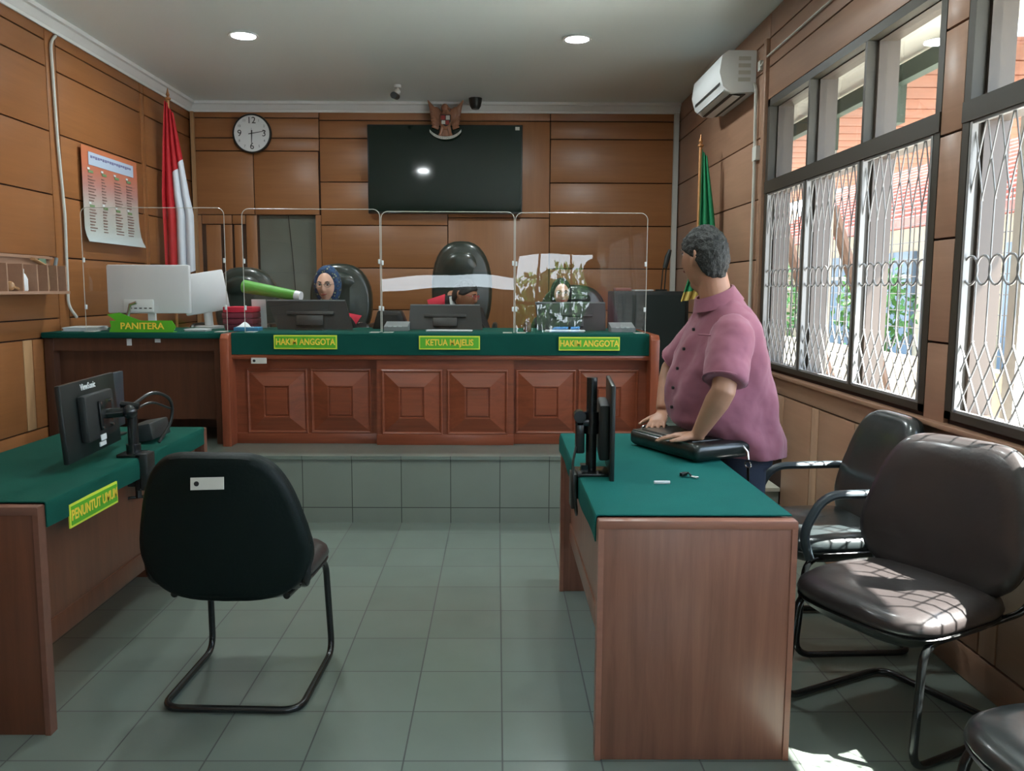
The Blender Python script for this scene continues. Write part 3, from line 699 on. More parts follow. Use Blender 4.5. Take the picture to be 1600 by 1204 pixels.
# ------------------------------------------------------------------ executive chairs of the judges
def exec_chair(x, y, zt, w, label, rz=0, hgt=.75):
    t = thing('office_chair', label, 'chair', (x, y, PZ), rz)
    def bk(s, d): return [(w/2*s*math.copysign(abs(math.cos(a))**.8, math.cos(a)), d+.07*(abs(math.cos(a))**2), zt-PZ-hgt/2+hgt/2*s*math.copysign(abs(math.sin(a))**.85, math.sin(a))) for a in [2*math.pi*i/36 for i in range(36)]]
    MB().rings([bk(.86, -.075), bk(.95, -.065), bk(1.0, -.03), bk(1.0, .02), bk(.92, .055), bk(.7, .07)]).build('backrest', 'leather', t, local=True, smooth=60)
    MB().rings([bk(.5, -.085), bk(.66, -.092), bk(.74, -.080), bk(.78, -.06)]).build('head_pad', 'leather', t, local=True, smooth=60)
    MB().box((0, -.30, .50), (w*.95, .50, .12), bev=.045, seg=4).build('seat', 'leather', t, local=True)
    for s in (-1, 1): MB().tube([(s*w*.5, -.02, .55), (s*w*.55, -.05, .72), (s*w*.55, -.42, .72), (s*w*.5, -.42, .52)], .022, 8, bend=.05).build('armrest', 'blk', t, local=True)
    b = MB().cyl((0, -.25, .08), (0, -.25, .46), .03)
    for k in range(5):
        a = k*2*math.pi/5; b.tube([(0, -.25, .12), (.28*math.cos(a), -.25+.28*math.sin(a), .07)], [.03, .018], 8).sph((.28*math.cos(a), -.25+.28*math.sin(a), .03), .028, 10, 8)
    b.build('base', 'blk', t, local=True)
exec_chair(-1.255, 6.75, 1.62, .50, 'dark green leather chair behind the judge in the blue headscarf', 0, .62)
exec_chair(-.292, 6.95, 1.81, .50, 'tall dark green leather chair with a rounded back at the bench centre', 0, .80)
exec_chair(.62, 6.85, 1.46, .54, 'low black chair behind the judge in the black headscarf', 0, .50)
exec_chair(-2.02, 6.78, 1.59, .52, "dark green leather chair behind the clerk's desk", 0, .62)

# ------------------------------------------------------------------ side desks
def side_desk(name, label, x0, x1, y0, y1, open_side, wm, rzn=0):
    t = thing(name, label, 'desk', ((x0+x1)/2, (y0+y1)/2, 0))
    th = .035; H = .742
    for y in (y0, y1-th):
        b = MB().b2((x0, y, 0), (x1, y+th, H-.0), bev=.003); o = b.build('end_panel', wm, t)
        b = MB(); e = .014
        b.b2((x0-.002, y-.004, H-.022), (x1+.002, y+th+.004, H+.004), bev=.003).b2((x0-.003, y-.003, 0), (x0+e, y+th+.003, H)).b2((x1-e, y-.003, 0), (x1+.003, y+th+.003, H))
        b.build('edge_band', 'trimShade' if wm == 'deskShade' else 'desktrim', o)
    xm = x0+.055 if open_side > 0 else x1-.055
    MB().b2((xm-.01, y0+th, .27), (xm+.01, y1-th, H)).build('modesty_panel', wm, t)
    MB().b2((xm-.016, y0+th, .255), (xm+.016, y1-th, .335), bev=.003).build('rail', wm, t)
    MB().b2((x0+.005, y0+th, H-.035), (x1-.005, y1-th, H-.003)).build('desktop', wm, t)
    return t
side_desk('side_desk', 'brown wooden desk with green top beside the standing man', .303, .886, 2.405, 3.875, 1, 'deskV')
side_desk('side_desk', 'brown wooden desk with green top at the left, bearing the PENUNTUT UMUM sign', -2.02, -1.424, 2.545, 4.06, -1, 'deskShade')
def desk_cloth(label, x0, x1, y0, y1, side, drop=.075):
    def fn(u, v):
        y = y0+(y1-y0)*v
        q = u*1.0
        if side > 0: xo, xi, s = x0-.006, x1-.002, 1
        else: xo, xi, s = x1+.006, x0+.002, -1
        if q < .2: return Vector((xo+.003*math.sin(v*17), y, .7495-drop*(1-q/.2)-.004))
        if q < .3: a = (q-.2)/.1*math.pi/2; return Vector((xo+s*.008*(1-math.cos(a)), y, .7455+.006*math.sin(a)))
        t = (q-.3)/.7; return Vector((xo+s*.008+(xi-xo-s*.008)*t, y, .7515))
    o = MB().quadgrid(fn, 20, 30).build('green_desk_cover', 'felt' if side > 0 else 'feltshade', solid=.004)
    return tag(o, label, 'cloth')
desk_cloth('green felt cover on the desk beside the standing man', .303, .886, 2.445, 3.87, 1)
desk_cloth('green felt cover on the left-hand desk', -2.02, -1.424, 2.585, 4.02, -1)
# sign on the left desk (faces the aisle)
t = thing('hanging_sign', 'green PENUNTUT UMUM sign hanging from the left-hand desk', 'sign', (-1.413, 2.89, .63))
MS = Matrix.Rotation(R(90), 4, 'Z')
MB().b2((-1.416, 2.715, .628), (-1.411, 3.065, .708)).build('plate', 'signy', t)
MB().b2((-1.412, 2.723, .636), (-1.409, 3.057, .700)).build('face', 'sign', t)
text('PENUNTUT UMUM', .050, at((-1.4085, 2.89, .668), MS @ FACE_CAM), 'lettering', 'letter', t, .001, .80, .001)
t = thing('card', 'white card with a printed mark hanging from the left-hand desk', 'card', (-1.413, 3.33, .64))
MB().b2((-1.414, 3.27, .625), (-1.411, 3.38, .685)).build('sheet', 'white', t)
MB().b2((-1.4105, 3.285, .64), (-1.409, 3.31, .67)).build('mark', 'dark', t)

# ------------------------------------------------------------------ monitors on clamp arms
def arm_monitor_left():
    t = thing('monitor', 'black monitor on a clamp arm at the left-hand desk, its back to the aisle', 'monitor', (-1.50, 3.28, .755))
    # screen plane: from near-left to far-right edge
    p = Vector((-1.590, 3.255, .925)); rz = R(94.5)
    m = at(p) @ Matrix.Rotation(rz, 4, 'Z') @ Matrix.Rotation(R(-4), 4, 'X')
    MB().box((0, 0, 0), (.52, .022, .29), bev=.006, mtx=m).build('screen', 'blk', t)
    MB().box((0, -.028, .0), (.28, .035, .18), bev=.012, mtx=m).build('back_housing', 'blkm', t)
    text('ViewSonic', .034, m @ at((-.02, -.0125, .118), FACE_CAM), 'lettering', 'paper', t, .0008, 1.0, .0006)
    MB().box((0.02, -.052, .0), (.115, .008, .115), bev=.003, mtx=m).build('mount_plate', 'tube', t)
    b = MB()
    for sx_ in (-1, 1):
        for sz in (-1, 1): b.cyl(m @ Vector((.02+sx_*.048, -.055, sz*.048)), m @ Vector((.02+sx_*.048, -.060, sz*.048)), .005, n=8)
    b.build('screw', 'metal', t)
    MB().box((-.02, -.0485, -.085), (.05, .004, .022), mtx=m).box((-.035, -.0485, -.108), (.06, .004, .016), mtx=m).build('sticker', 'paper', t)
    hx, hy = -1.455, 3.30
    MB().cyl(m @ Vector((.02, -.05, 0)), (hx-.01, hy, .935), .020).sph((hx, hy, .935), .030, 14, 10).cyl((hx-.035, hy, .965), (hx+.035, hy+.01, .955), .012).build('joint', 'tube', t)
    MB().cyl((hx, hy+.02, .76), (hx, hy+.02, .925), .020).cyl((hx, hy+.02, .755), (hx, hy+.02, .80), .028).b2((hx-.05, hy-.03, .752), (hx+.045, hy+.07, .766), bev=.003).build('pole', 'tube', t)
    MB().b2((hx+.020, hy-.03, .62), (hx+.072, hy+.05, .768), bev=.006).b2((hx-.02, hy-.02, .635), (hx+.06, hy+.04, .650)).build('clamp', 'blk', t)
    MB().cyl((hx+.02, hy+.0, .585), (hx+.02, hy+.0, .64), .012).tube([(hx-.02, hy-.02, .588), (hx+.06, hy+.02, .588)], .006, 8).build('clamp_screw', 'tube', t)
    MB().tube([(hx, hy+.02, .955), (hx+.03, hy+.16, 1.00), (hx+.06, hy+.28, .95), (hx+.05, hy+.30, .85), (hx+.02, hy+.22, .77)], .007, 8, bend=.08).tube([(hx, hy+.02, .93), (hx+.03, hy+.13, .96), (hx+.055, hy+.30, .90)], .005, 8, bend=.08).build('cable', 'blk', t)
arm_monitor_left()
t = thing('monitor', 'black monitor standing behind the clamp monitor on the left-hand desk', 'monitor', (-1.60, 3.75, .755))
m = at((-1.735, 3.74, .915)) @ Matrix.Rotation(R(93), 4, 'Z')
MB().box((0, 0, 0), (.28, .02, .25), bev=.005, mtx=m).build('screen', mat('monitor_slate', (.03, .04, .05), .35), t)
MB().b2((-1.82, 3.66, .755), (-1.70, 3.82, .765), bev=.003).b2((-1.765, 3.72, .76), (-1.745, 3.76, .86)).build('stand', 'blk', t)
# grey laptop-like tray beside the far pole
o = MB().box((-1.53, 3.66, .80), (.10, .20, .075), rot=Euler((0, R(-10), 0)), bev=.008).build('card_reader', mat('reader_black', (.02, .025, .025), .4)); tag(o, 'small black box behind the clamp arm on the left-hand desk', 'box')

t = thing('monitor', 'thin black monitor on a clamp pole, edge-on, at the right-hand desk', 'monitor', (.345, 3.02, .755))
m = at((.418, 3.06, .905)) @ Matrix.Rotation(R(-94.5), 4, 'Z')
MB().box((0, 0, 0), (.36, .016, .37), bev=.004, mtx=m).build('screen', 'blk', t)
MB().box((.01, -.026, .01), (.24, .036, .20), bev=.008, mtx=m).build('back_housing', 'blkm', t)
MB().cyl((.345, 3.02, .755), (.345, 3.02, 1.105), .0195, n=24).build('pole', 'tube', t)
MB().cyl((.345, 3.02, .90), (.345, 3.02, .98), .026).tube([(.345, 3.0, .945), (.40, 3.03, .93)], .012, 8).b2((.285, 2.99, .93), (.335, 3.03, .955), bev=.004).cyl((.300, 2.985, .965), (.300, 3.035, .965), .022).b2((.286, 2.99, .83), (.318, 3.03, .96), bev=.006).build('joint', 'tube', t)
MB().b2((.29, 2.95, .752), (.41, 3.08, .765), bev=.003).b2((.305, 2.98, .765), (.33, 3.02, .79)).build('clamp', 'tube', t)
MB().b2((.270, 2.97, .63), (.290, 3.06, .757), bev=.003).cyl((.30, 3.01, .66), (.30, 3.01, .73), .009).build('clamp_jaw', 'blk', t)
MB().tube([(.29, 3.00, .86), (.27, 2.95, .80), (.275, 2.92, .72), (.285, 2.90, .64), (.29, 2.98, .60), (.288, 3.08, .66)], .005, 8, bend=.04).build('cable', 'blk', t)
tag(MB().tube([(.545, 2.845, .759), (.60, 2.845, .759)], .006, 10).build('chalk_stick', 'paper'), 'short white stick lying on the green desk cover', 'stick')
t = thing('keys', 'small bunch of dark and silver keys on the green desk cover', 'keys', (.69, 2.94, .754))
MB().tube([(.665, 2.955, .758), (.685, 2.94, .772), (.70, 2.95, .757)], .004, 6).box((.672, 2.958, .763), (.03, .014, .014), rot=Euler((0, 0, .6)), bev=.003).build('fob', 'blk', t)
MB().tube([(.69, 2.938, .758), (.712, 2.915, .757)], .003, 6).tube([(.695, 2.945, .758), (.72, 2.93, .757)], .003, 6).build('key', 'metal', t)

# ------------------------------------------------------------------ visitor chairs
def back_outline(s, wt, wb, h, n=64):
    """backrest outline, wider low down, rounded"""
    pts = []
    for i in range(n):
        a = 2*math.pi*i/n; c, sn = math.cos(a), math.sin(a)
        e = .40 if sn > 0 else .55
        z = h/2*math.copysign(abs(sn)**(.50 if sn > 0 else .70), sn)
        k = (z+h/2)/h
        wbase = wb+(wt-wb)*max(0, (k-.30)/.70)**1.25
        x = wbase/2*math.copysign(abs(c)**e, c)
        pts.append((x*s, z*s))
    return pts
def visitor_chair(name, label, loc, rz, fabric, seat_fabric=None, arms=False, sc=1.0, tag_=None, backz=.66, bh=.50, bw=(.40, .56), backy=-.26, tilt=10, seatz=.455):
    t = thing(name, label, 'chair', loc, rz)
    seat_fabric = seat_fabric or fabric
    # cantilever frame
    r = .0125
    path = [(-.19, -.20, seatz-.055), (-.225, .20, seatz-.055), (-.235, .235, .015), (-.235, -.235, .015), (.235, -.235, .015), (.235, .235, .015), (.225, .20, seatz-.055), (.19, -.20, seatz-.055)]
    MB().tube([(v[0]*sc, v[1]*sc, v[2]) for v in path], r, 12, bend=.07, k=7).build('frame', 'tube', t, local=True)
    MB().tube([(-.205*sc, .05*sc, seatz-.055), (.205*sc, .05*sc, seatz-.055)], .010, 8).build('cross_bar', 'tube', t, local=True)
    # seat
    def so(s, z, dome=0):
        pts = []
        for i in range(40):
            a = 2*math.pi*i/40; c, sn = math.cos(a), math.sin(a)
            x = .255*math.copysign(abs(c)**.55, c)*(1+.05*sn)*s; y = .015+.245*math.copysign(abs(sn)**.6, sn)*s
            pts.append((x*sc, y*sc, z-.012*max(0, sn)))
        return pts
    MB().rings([so(.55, seatz-.085), so(.78, seatz-.080), so(.93, seatz-.052), so(1.0, seatz-.030), so(.985, seatz-.026)]).build('seat_pan', 'blk', t, local=True, smooth=40)
    MB().rings([so(.97, seatz-.028), so(1.01, seatz-.010), so(.985, seatz+.012), so(.90, seatz+.030), so(.72, seatz+.040), so(.42, seatz+.040), so(.15, seatz+.036)]).build('seat', seat_fabric, t, local=True, smooth=70)
    # backrest, bowed, with thickness
    T = R(tilt)
    def bo(s, d):
        rs = []
        for x, z in back_outline(s, bw[0], bw[1], bh):
            x *= sc; yb = -.55*x*x
            y0 = d+yb*-1.0
            yy = y0; zz = z
            rs.append((x, backy*sc + yy*math.cos(T)-zz*math.sin(T), backz + yy*math.sin(T)*.3 + zz*math.cos(T)))
        return rs
    MB().rings([bo(.90, -.040), bo(.97, -.036), bo(1.0, -.022), bo(1.0, -.010)]).build('back_shell', 'vinyl' if fabric != 'vinylb' else 'blkm', t, local=True, smooth=50)
    MB().rings([bo(1.0, -.012), bo(1.015, .006), bo(.985, .026), bo(.90, .040), bo(.66, .046), bo(.3, .046)]).build('backrest', fabric, t, local=True, smooth=60)
    if arms:
        for s in (-1, 1):
            MB().tube([(s*.25, .20, seatz-.05), (s*.262, .235, seatz+.05), (s*.265, .16, seatz+.20), (s*.262, -.20, seatz+.205), (s*.25, -.235, seatz+.08), (s*.235, -.215, seatz-.04)], .0165, 12, bend=.07, k=7, flat=1.25).build('armrest', mat('arm_plastic', (.035, .050, .058), .38) if s < 0 and 'arm_plastic' not in bpy.data.materials else bpy.data.materials['arm_plastic'], t, local=True)
    else:
        for s in (-1, 1):
            MB().tube([(s*.215*sc, -.10*sc, seatz-.05), (s*.262*sc, -.215*sc, seatz-.01), (s*.272*sc, -.225*sc, seatz+.14)], .014, 10, bend=.05, flat=.7).build('back_bracket', 'tube', t, local=True)
    if tag_:
        o = MB().b2((-.052, -.002, -.019), (.052, .001, .019)).build('inventory_tag', 'label', t, local=True)
        y = backy-.040-.012; o.location = (tag_[0], y+.12*-tag_[1]*.0-.055, backz+tag_[1]); o.rotation_euler = (R(-tilt), R(-2), 0)
        MB().cyl((-.033, -.003, 0), (-.033, -.0015, 0), .008, n=12).build('emblem', 'dark', o, local=True)
    return t
visitor_chair('visitor_chair', 'black vinyl visitor chair seen from behind in the middle of the floor', (-.885, 2.92, 0), R(-2), 'vinyl', 'vinylb', tag_=(.005, .172), backz=.650, bh=.515, bw=(.40, .58), backy=-.27)
visitor_chair('visitor_chair', 'brownish black padded chair with sunlit seat beside the near end of the right-hand desk', (1.335, 2.66, 0), R(117), 'vinylb', 'vinylb', sc=1.06, seatz=.44, backz=.68, bh=.50, bw=(.44, .57), backy=-.22, tilt=13)
visitor_chair('armchair', 'black armchair by the wainscot behind the sunlit padded chair', (1.38, 3.36, 0), R(93), 'vinylg', 'vinylg', arms=True, backz=.68, bh=.50, bw=(.40, .50), backy=-.20, tilt=14)
visitor_chair('visitor_chair', 'blue-grey padded chair cut off by the lower right corner of the photo', (1.30, 1.60, 0), R(96), 'vinylg', 'vinylg', backz=.72, bh=.50, bw=(.40, .50), backy=-.24, tilt=12)

# ------------------------------------------------------------------ wall and ceiling things
t = thing('television', 'large black television on the back wall under the eagle emblem', 'television', (-.49, 8.11, 2.13))
MB().b2((-1.218, 8.055, 2.128), (.234, 8.11, 2.945), bev=.006).build('housing', 'blk', t)
MB().b2((-1.205, 8.050, 2.145), (.221, 8.056, 2.935)).build('screen', 'screen', t)
MB().b2((.165, 8.047, 2.895), (.205, 8.050, 2.925)).build('sticker', 'label', t)
MB().b2((-.9, 8.10, 2.3), (.0, 8.155, 2.7)).build('wall_bracket', 'blk', t)
t = thing('wall_clock', 'round white wall clock with a black rim and large numerals', 'clock', (-2.312, 8.14, 2.69))
cc = Vector((-2.312, 8.145, 2.868)); FY = Matrix.Rotation(R(90), 4, 'X')
MB().lathe([(.165, 0), (.182, .004), (.184, .02), (.178, .035), (.168, .036), (.166, .026)], (0, 0, 0), 48, at(cc) @ FY, cap=False).build('rim', 'blk', t)
MB().lathe([(.167, .0), (.167, .027), (.05, .0272)], (0, 0, 0), 48, at(cc) @ FY).build('face', 'white', t)
for s_, a in (('12', 0), ('3', 90), ('6', 180), ('9', 270)):
    text(s_, .085, at(cc+Vector((math.sin(R(a))*.115, -.029, math.cos(R(a))*.118)), FACE_CAM), 'numeral', 'blk', t, .0006)
for k in (1, 2, 4, 5, 7, 8, 10, 11):
    text(str(k), .032, at(cc+Vector((math.sin(R(30*k))*.135, -.029, math.cos(R(30*k))*.135)), FACE_CAM), 'numeral', 'grey', t, .0006)
def hand(name, ang, L, w, ml='blk', y=-.032):
    m = at(cc+Vector((0, y, 0))) @ Matrix.Rotation(R(ang), 4, 'Y')
    MB().prism([(-w, -.03), (w, -.03), (w*.5, L), (-w*.5, L)], .0015, m).build(name, ml, t)
hand('hour_hand', 182, .09, .006); hand('minute_hand', 80, .135, .004, y=-.034); hand('second_hand', 0, .05, .0015, y=-.036)
# eagle emblem
t = thing('eagle_emblem', 'carved wooden eagle emblem with shield and ribbon above the television', 'emblem', (-.484, 8.10, 2.84))
ex, ey, ez = -.484, 8.02, 2.985
MB().sph((ex, ey, ez+.0), (.062, .035, .095), 20, 14).sph((ex-.005, ey-.01, ez+.10), (.036, .032, .040), 16, 12).cyl((ex+.02, ey-.02, ez+.098), (ex+.058, ey-.03, ez+.085), .014, .003, n=10).cyl((ex, ey, ez+.05), (ex, ey, ez+.10), .040, .03).b2((ex-.02, ey, ez-.03), (ex+.02, 8.145, ez+.05)).build('body', 'wood1', t)
for s in (-1, 1):
    w = MB()
    for k in range(7):
        f = k/6; x0 = ex+s*(.045+.02*f); z0 = ez+.05-.02*k
        tip = Vector((ex+s*(.165-.055*f), ey+.01, ez+.175-.205*f)); root = Vector((x0, ey+.0+.003*k, z0-.01))
        w.tube([root, (root+tip)/2+Vector((s*.022, -.012, -.004)), tip], [.012, .024, .004], 8, flat=.35, hint=(0, 1, 0))
    w.sph((ex+s*.075, ey+.005, ez+.05), (.045, .02, .07), 14, 10, Euler((0, R(s*30), 0)))
    w.build('wing', 'wood1', t)
    MB().tube([(ex+s*.03, ey, ez-.07), (ex+s*.045, ey-.01, ez-.13), (ex+s*.06, ey-.012, ez-.145)], [.018, .013, .008], 8).build('leg', 'wood1', t)
w = MB()
for k in range(5): w.tube([(ex, ey+.01, ez-.06), (ex+(k-2)*.022, ey+.005, ez-.15)], [.012, .013], 8, flat=.4, hint=(0, 1, 0))
w.build('tail', 'wood1', t)
sh = MB().prism([(-.045, .05), (.045, .05), (.045, -.01), (.02, -.045), (0, -.055), (-.02, -.045), (-.045, -.01)], .012, at((ex+.004, ey-.045, ez-.015)), bev=.002).build('shield', 'dark', t)
MB().b2((ex-.038, ey-.048, ez-.012), (ex+.0, ey-.044, ez+.026)).b2((ex+.004, ey-.048, ez-.055), (ex+.036, ey-.044, ez-.018)).build('shield_quarter', mat('emblem_red', (.25, .02, .015), .5), sh)
MB().b2((ex+.006, ey-.048, ez-.012), (ex+.042, ey-.044, ez+.026)).b2((ex-.034, ey-.048, ez-.05), (ex+.0, ey-.044, ez-.018)).build('shield_quarter', 'label', sh)
rb = MB().quadgrid(lambda u, v: Vector((ex+(.150)*math.sin((u-.5)*2.1)*1.12, ey-.02-.012*math.cos((u-.5)*3), ez-.185+.26*(1-math.cos((u-.5)*1.9))*.62+v*.024)), 24, 2).build('ribbon', 'label', t, solid=.005)
for k, ch in enumerate('BHINNEKATUNGGALIKA'):
    u = (k+.5)/18*.86+.07
    text(ch, .017, at((ex+.150*math.sin((u-.5)*2.1)*1.12, ey-.0245-.012*math.cos((u-.5)*3), ez-.173+.26*(1-math.cos((u-.5)*1.9))*.62), FACE_CAM), 'letter', 'dark', rb, .0006)
# security cameras
t = thing('security_camera', 'white bracket camera with black lens hanging from the ceiling', 'camera', (-.86, 7.45, 3.16))
MB().cyl((-.86, 7.45, 3.159), (-.86, 7.45, 3.135), .03).tube([(-.86, 7.45, 3.14), (-.855, 7.45, 3.09), (-.875, 7.42, 3.07)], .010, 8).sph((-.86, 7.44, 3.10), .026, 14, 10).build('bracket', 'white', t)
MB().cyl((-.885, 7.36, 3.055), (-.87, 7.47, 3.068), .028).build('camera_body', 'blk', t)
t = thing('security_camera', 'black dome camera on the cornice right of the eagle emblem', 'camera', (-.205, 7.95, 3.16))
MB().lathe([(.035, -.095), (.05, -.07), (.058, -.03), (.062, 0)], (-.205, 7.95, 3.16), 20).build('dome', 'blk', t)
# downlights
DL = [(-1.754, 6.03, 'left of the two lit round ceiling lamps'), (.551, 6.07, 'right of the two lit round ceiling lamps'), (-1.09, 3.5, 'left round ceiling lamp above the desks, outside the photo'), (.80, 3.5, 'right round ceiling lamp above the desks, outside the photo')]
for x, y, lb in DL:
    t = thing('ceiling_lamp', lb, 'lamp', (x, y, ZC), 0, None)
    MB().lathe([(.080, -.002), (.098, -.004), (.104, -.012), (.100, -.016), (.082, -.014), (.080, -.006)], (x, y, ZC), 36).build('rim', 'white', t)
    MB().lathe([(.001, -.010), (.080, -.009), (.080, -.006), (.001, -.006)], (x, y, ZC), 36).build('diffuser', 'lamp', t)
    ld = bpy.data.lights.new('ceiling_lamp_light', 'AREA'); ld.shape = 'DISK'; ld.size = .16; ld.energy = 2.4 if y > 6 else 1.0; ld.color = (.90, 1, 1)
    lo = bpy.data.objects.new('ceiling_lamp_light', ld); C.objects.link(lo); lo.location = (x, y, ZC-.022)
# air conditioner
t = thing('air_conditioner', 'white wall air conditioner high on the right wall', 'air conditioner', (1.62, 6.15, 2.72))
prof = [(1.718, 2.735), (1.56, 2.725), (1.50, 2.77), (1.475, 2.86), (1.49, 2.97), (1.53, 3.0), (1.718, 3.0)]
MB().rings([[(x, y, z) for x, z in prof] for y in (5.77, 5.775, 6.57, 6.575)]).build('casing', 'white', t, smooth=50)
MB().b2((1.555, 5.80, 2.722), (1.66, 6.54, 2.727)).build('outlet', 'dark', t)
MB().box((1.517, 6.17, 2.752), (.003, .72, .052), rot=Euler((0, R(37), 0))).box((1.490, 6.17, 2.80), (.003, .70, .022), rot=Euler((0, R(12), 0))).build('air_slot', 'dark', t)
MB().box((1.60, 6.17, 2.716), (.05, .72, .004), rot=Euler((0, R(8), 0))).box((1.515, 6.17, 2.750), (.006, .72, .012), rot=Euler((0, R(37), 0))).build('louvre', 'white', t)
b = MB()
for k in range(4): b.b2((1.60+.0, 5.766, 2.80+k*.045), (1.68, 5.771, 2.825+k*.045))
b.build('end_vent', 'label', t)
pipe = MB().tube([(1.70, 5.745, 2.78), (1.70, 5.70, 2.74), (1.702, 5.68, 2.2), (1.702, 5.67, .92)], .011, 8, bend=.05).b2((1.69, 5.62, 2.27), (1.718, 5.70, 2.36)).build('drain_pipe', 'label'); tag(pipe, 'thin beige pipe down the wall under the air conditioner', 'pipe')
tag(MB().tube([(1.706, 5.66, 2.86), (1.706, 5.5, 2.89), (1.706, 4.2, 2.90), (1.706, 2.5, 2.92)], .006, 6).b2((1.70, 5.63, 2.84), (1.719, 5.68, 2.90)).build('wall_cable', 'label'), 'thin cable running along the right wall above the windows', 'cable')
tag(MB().tube([(-2.897, 5.735, 3.06), (-2.895, 5.66, 3.0), (-2.895, 5.68, 2.4), (-2.893, 5.72, 1.9), (-2.893, 5.70, 1.3), (-2.88, 5.78, 1.22)], .010, 8, bend=.05).build('wall_cable', 'label'), 'pale cable running down the left wall between cornice and clerk desk', 'cable')
# poster
t = thing('poster', 'large red and white printed calendar-like poster on the left wall', 'poster', (-2.885, 6.43, 1.74))
def pm():
    m = bpy.data.materials.new('poster_print'); m.use_nodes = True; nt = m.node_tree; n = nt.nodes; l = nt.links; b_ = n['Principled BSDF']
    tcx = n.new('ShaderNodeNewGeometry'); s_ = n.new('ShaderNodeSeparateXYZ'); l.new(tcx.outputs['Position'], s_.inputs[0])
    mr = n.new('ShaderNodeMapRange'); mr.inputs[1].default_value = 1.74; mr.inputs[2].default_value = 2.42; l.new(s_.outputs['Z'], mr.inputs[0])
    r = n.new('ShaderNodeValToRGB'); l.new(mr.outputs[0], r.inputs[0]); e = r.color_ramp.elements
    e[0].position = 0; e[0].color = (.48, .55, .56, 1); e[1].position = 1; e[1].color = (.50, .16, .07, 1)
    for p_, c_ in ((.18, (.46, .48, .44, 1)), (.42, (.45, .38, .34, 1)), (.60, (.42, .20, .17, 1)), (.8, (.50, .15, .08, 1))):
        q = e.new(p_); q.color = c_
    l.new(r.outputs[0], b_.inputs['Base Color']); b_.inputs['Roughness'].default_value = .45
    return m
def pf(y, z, off=0): return Vector((-2.883+off+(.03*max(0, (1.86-z)/.12)**2)+(.025*max(0, (y-6.9)/.1)**2 if z < 1.9 else 0), y+(.05*max(0, (1.95-z)/.2) if y > 6.6 else 0), z))
MB().quadgrid(lambda u, v: pf(5.965+u*.90, 1.745+v*.665), 16, 16).build('sheet', pm(), t, solid=.002)
def patch(nm, y0, y1, z0, z1, ml, off=.004):
    MB().quadgrid(lambda u, v: pf(y0+(y1-y0)*u, z0+(z1-z0)*v, off), 6, 4).build(nm, ml, t, solid=.001)
patch('title_band', 6.06, 6.79, 2.285, 2.375, mat('poster_band', (.42, .50, .62), .5))
mt_ = mat('poster_text', (.16, .16, .30), .6); mr_ = mat('poster_lines', (.22, .13, .11), .6); mg_ = mat('poster_green', (.16, .26, .12), .6)
b = MB()
for k in range(18): b.b2((-2.8782, 6.09+k*.037, 2.335+.004*math.sin(k*2)), (-2.8772, 6.118+k*.037, 2.352))
stuff(b.build('title_lettering', mt_, t))
b = MB()
for c_ in range(4):
    for k in range(20):
        z = 2.20-k*.021
        if k in (9, 10): continue
        w_ = (.11, .07, .13, .12)[c_]*random.uniform(.6, 1); y_ = 6.04+c_*.205; b.b2((-2.8785, y_, z), (-2.8775, y_+w_, z+.007))
stuff(b.build('printed_line', mr_, t))
b = MB()
for c_ in range(4):
    for z in (2.235, 1.995, 1.80):
        if z < 1.9 and c_ in (0,): continue
        b.b2((-2.879, 6.05+c_*.205, z-.006), (-2.8778, 6.12+c_*.205, z+.012))
stuff(b.build('printed_badge', mg_, t))
b = MB()
for c_ in range(4):
    for z in (2.25, 2.01): b.b2((-2.879, 6.035+c_*.205, z), (-2.8775, 6.07+c_*.205, z+.014))
stuff(b.build('printed_label', 'paper', t))
# wooden wall rack with implements
t = thing('wall_rack', 'wooden pigeonhole rack on the left wall, left of the cable', 'rack', (-2.85, 5.1, 1.38))
b = MB().b2((-2.888, 4.60, 1.382), (-2.76, 5.47, 1.40)).b2((-2.888, 4.6, 1.39), (-2.88, 5.47, 1.62)); b.b2((-2.888, 4.60, 1.60), (-2.86, 5.47, 1.615))
for y in (4.60, 4.80, 4.96, 5.115, 5.235, 5.345, 5.455): b.b2((-2.888, y, 1.39), (-2.775, y+.012, 1.56))
b.build('divider', 'wallR', t)
o = thing('bottle', 'white bottle standing in the wooden wall rack', 'bottle', (-2.82, 5.03, 1.40))
MB().lathe([(.026, 0), (.03, .006), (.03, .07), (.018, .10), (.012, .105), (.012, .13), (.002, .131)], (-2.82, 5.035, 1.401), 20).build('body', 'aio', o)
tag(MB().tube([(-2.82, 5.16, 1.595), (-2.82, 5.30, 1.555), (-2.815, 5.31, 1.41)], [.018, .022, .012], 10, flat=.5, bend=.04).build('rolled_paper', 'pale'), 'cream rolled paper drooping out of the wall rack', 'paper')
tag(MB().b2((-2.84, 5.26, 1.42), (-2.835, 5.34, 1.60)).build('folded_paper', mat('dull_green', (.13, .20, .13), .7)), 'dull green folded sheet in the wall rack', 'paper')
tag(MB().tube([(-2.83, 5.375, 1.41), (-2.81, 5.42, 1.61)], .012, 8).build('grey_rod', 'grey'), 'grey rod leaning in the right slot of the wall rack', 'rod')
tag(MB().sph((-2.82, 4.90, 1.43), (.03, .022, .028), 14, 10).tube([(-2.82, 4.90, 1.43), (-2.80, 4.98, 1.41)], .009, 8).build('gavel', 'pale'), 'small wooden gavel at the left of the wall rack', 'gavel')

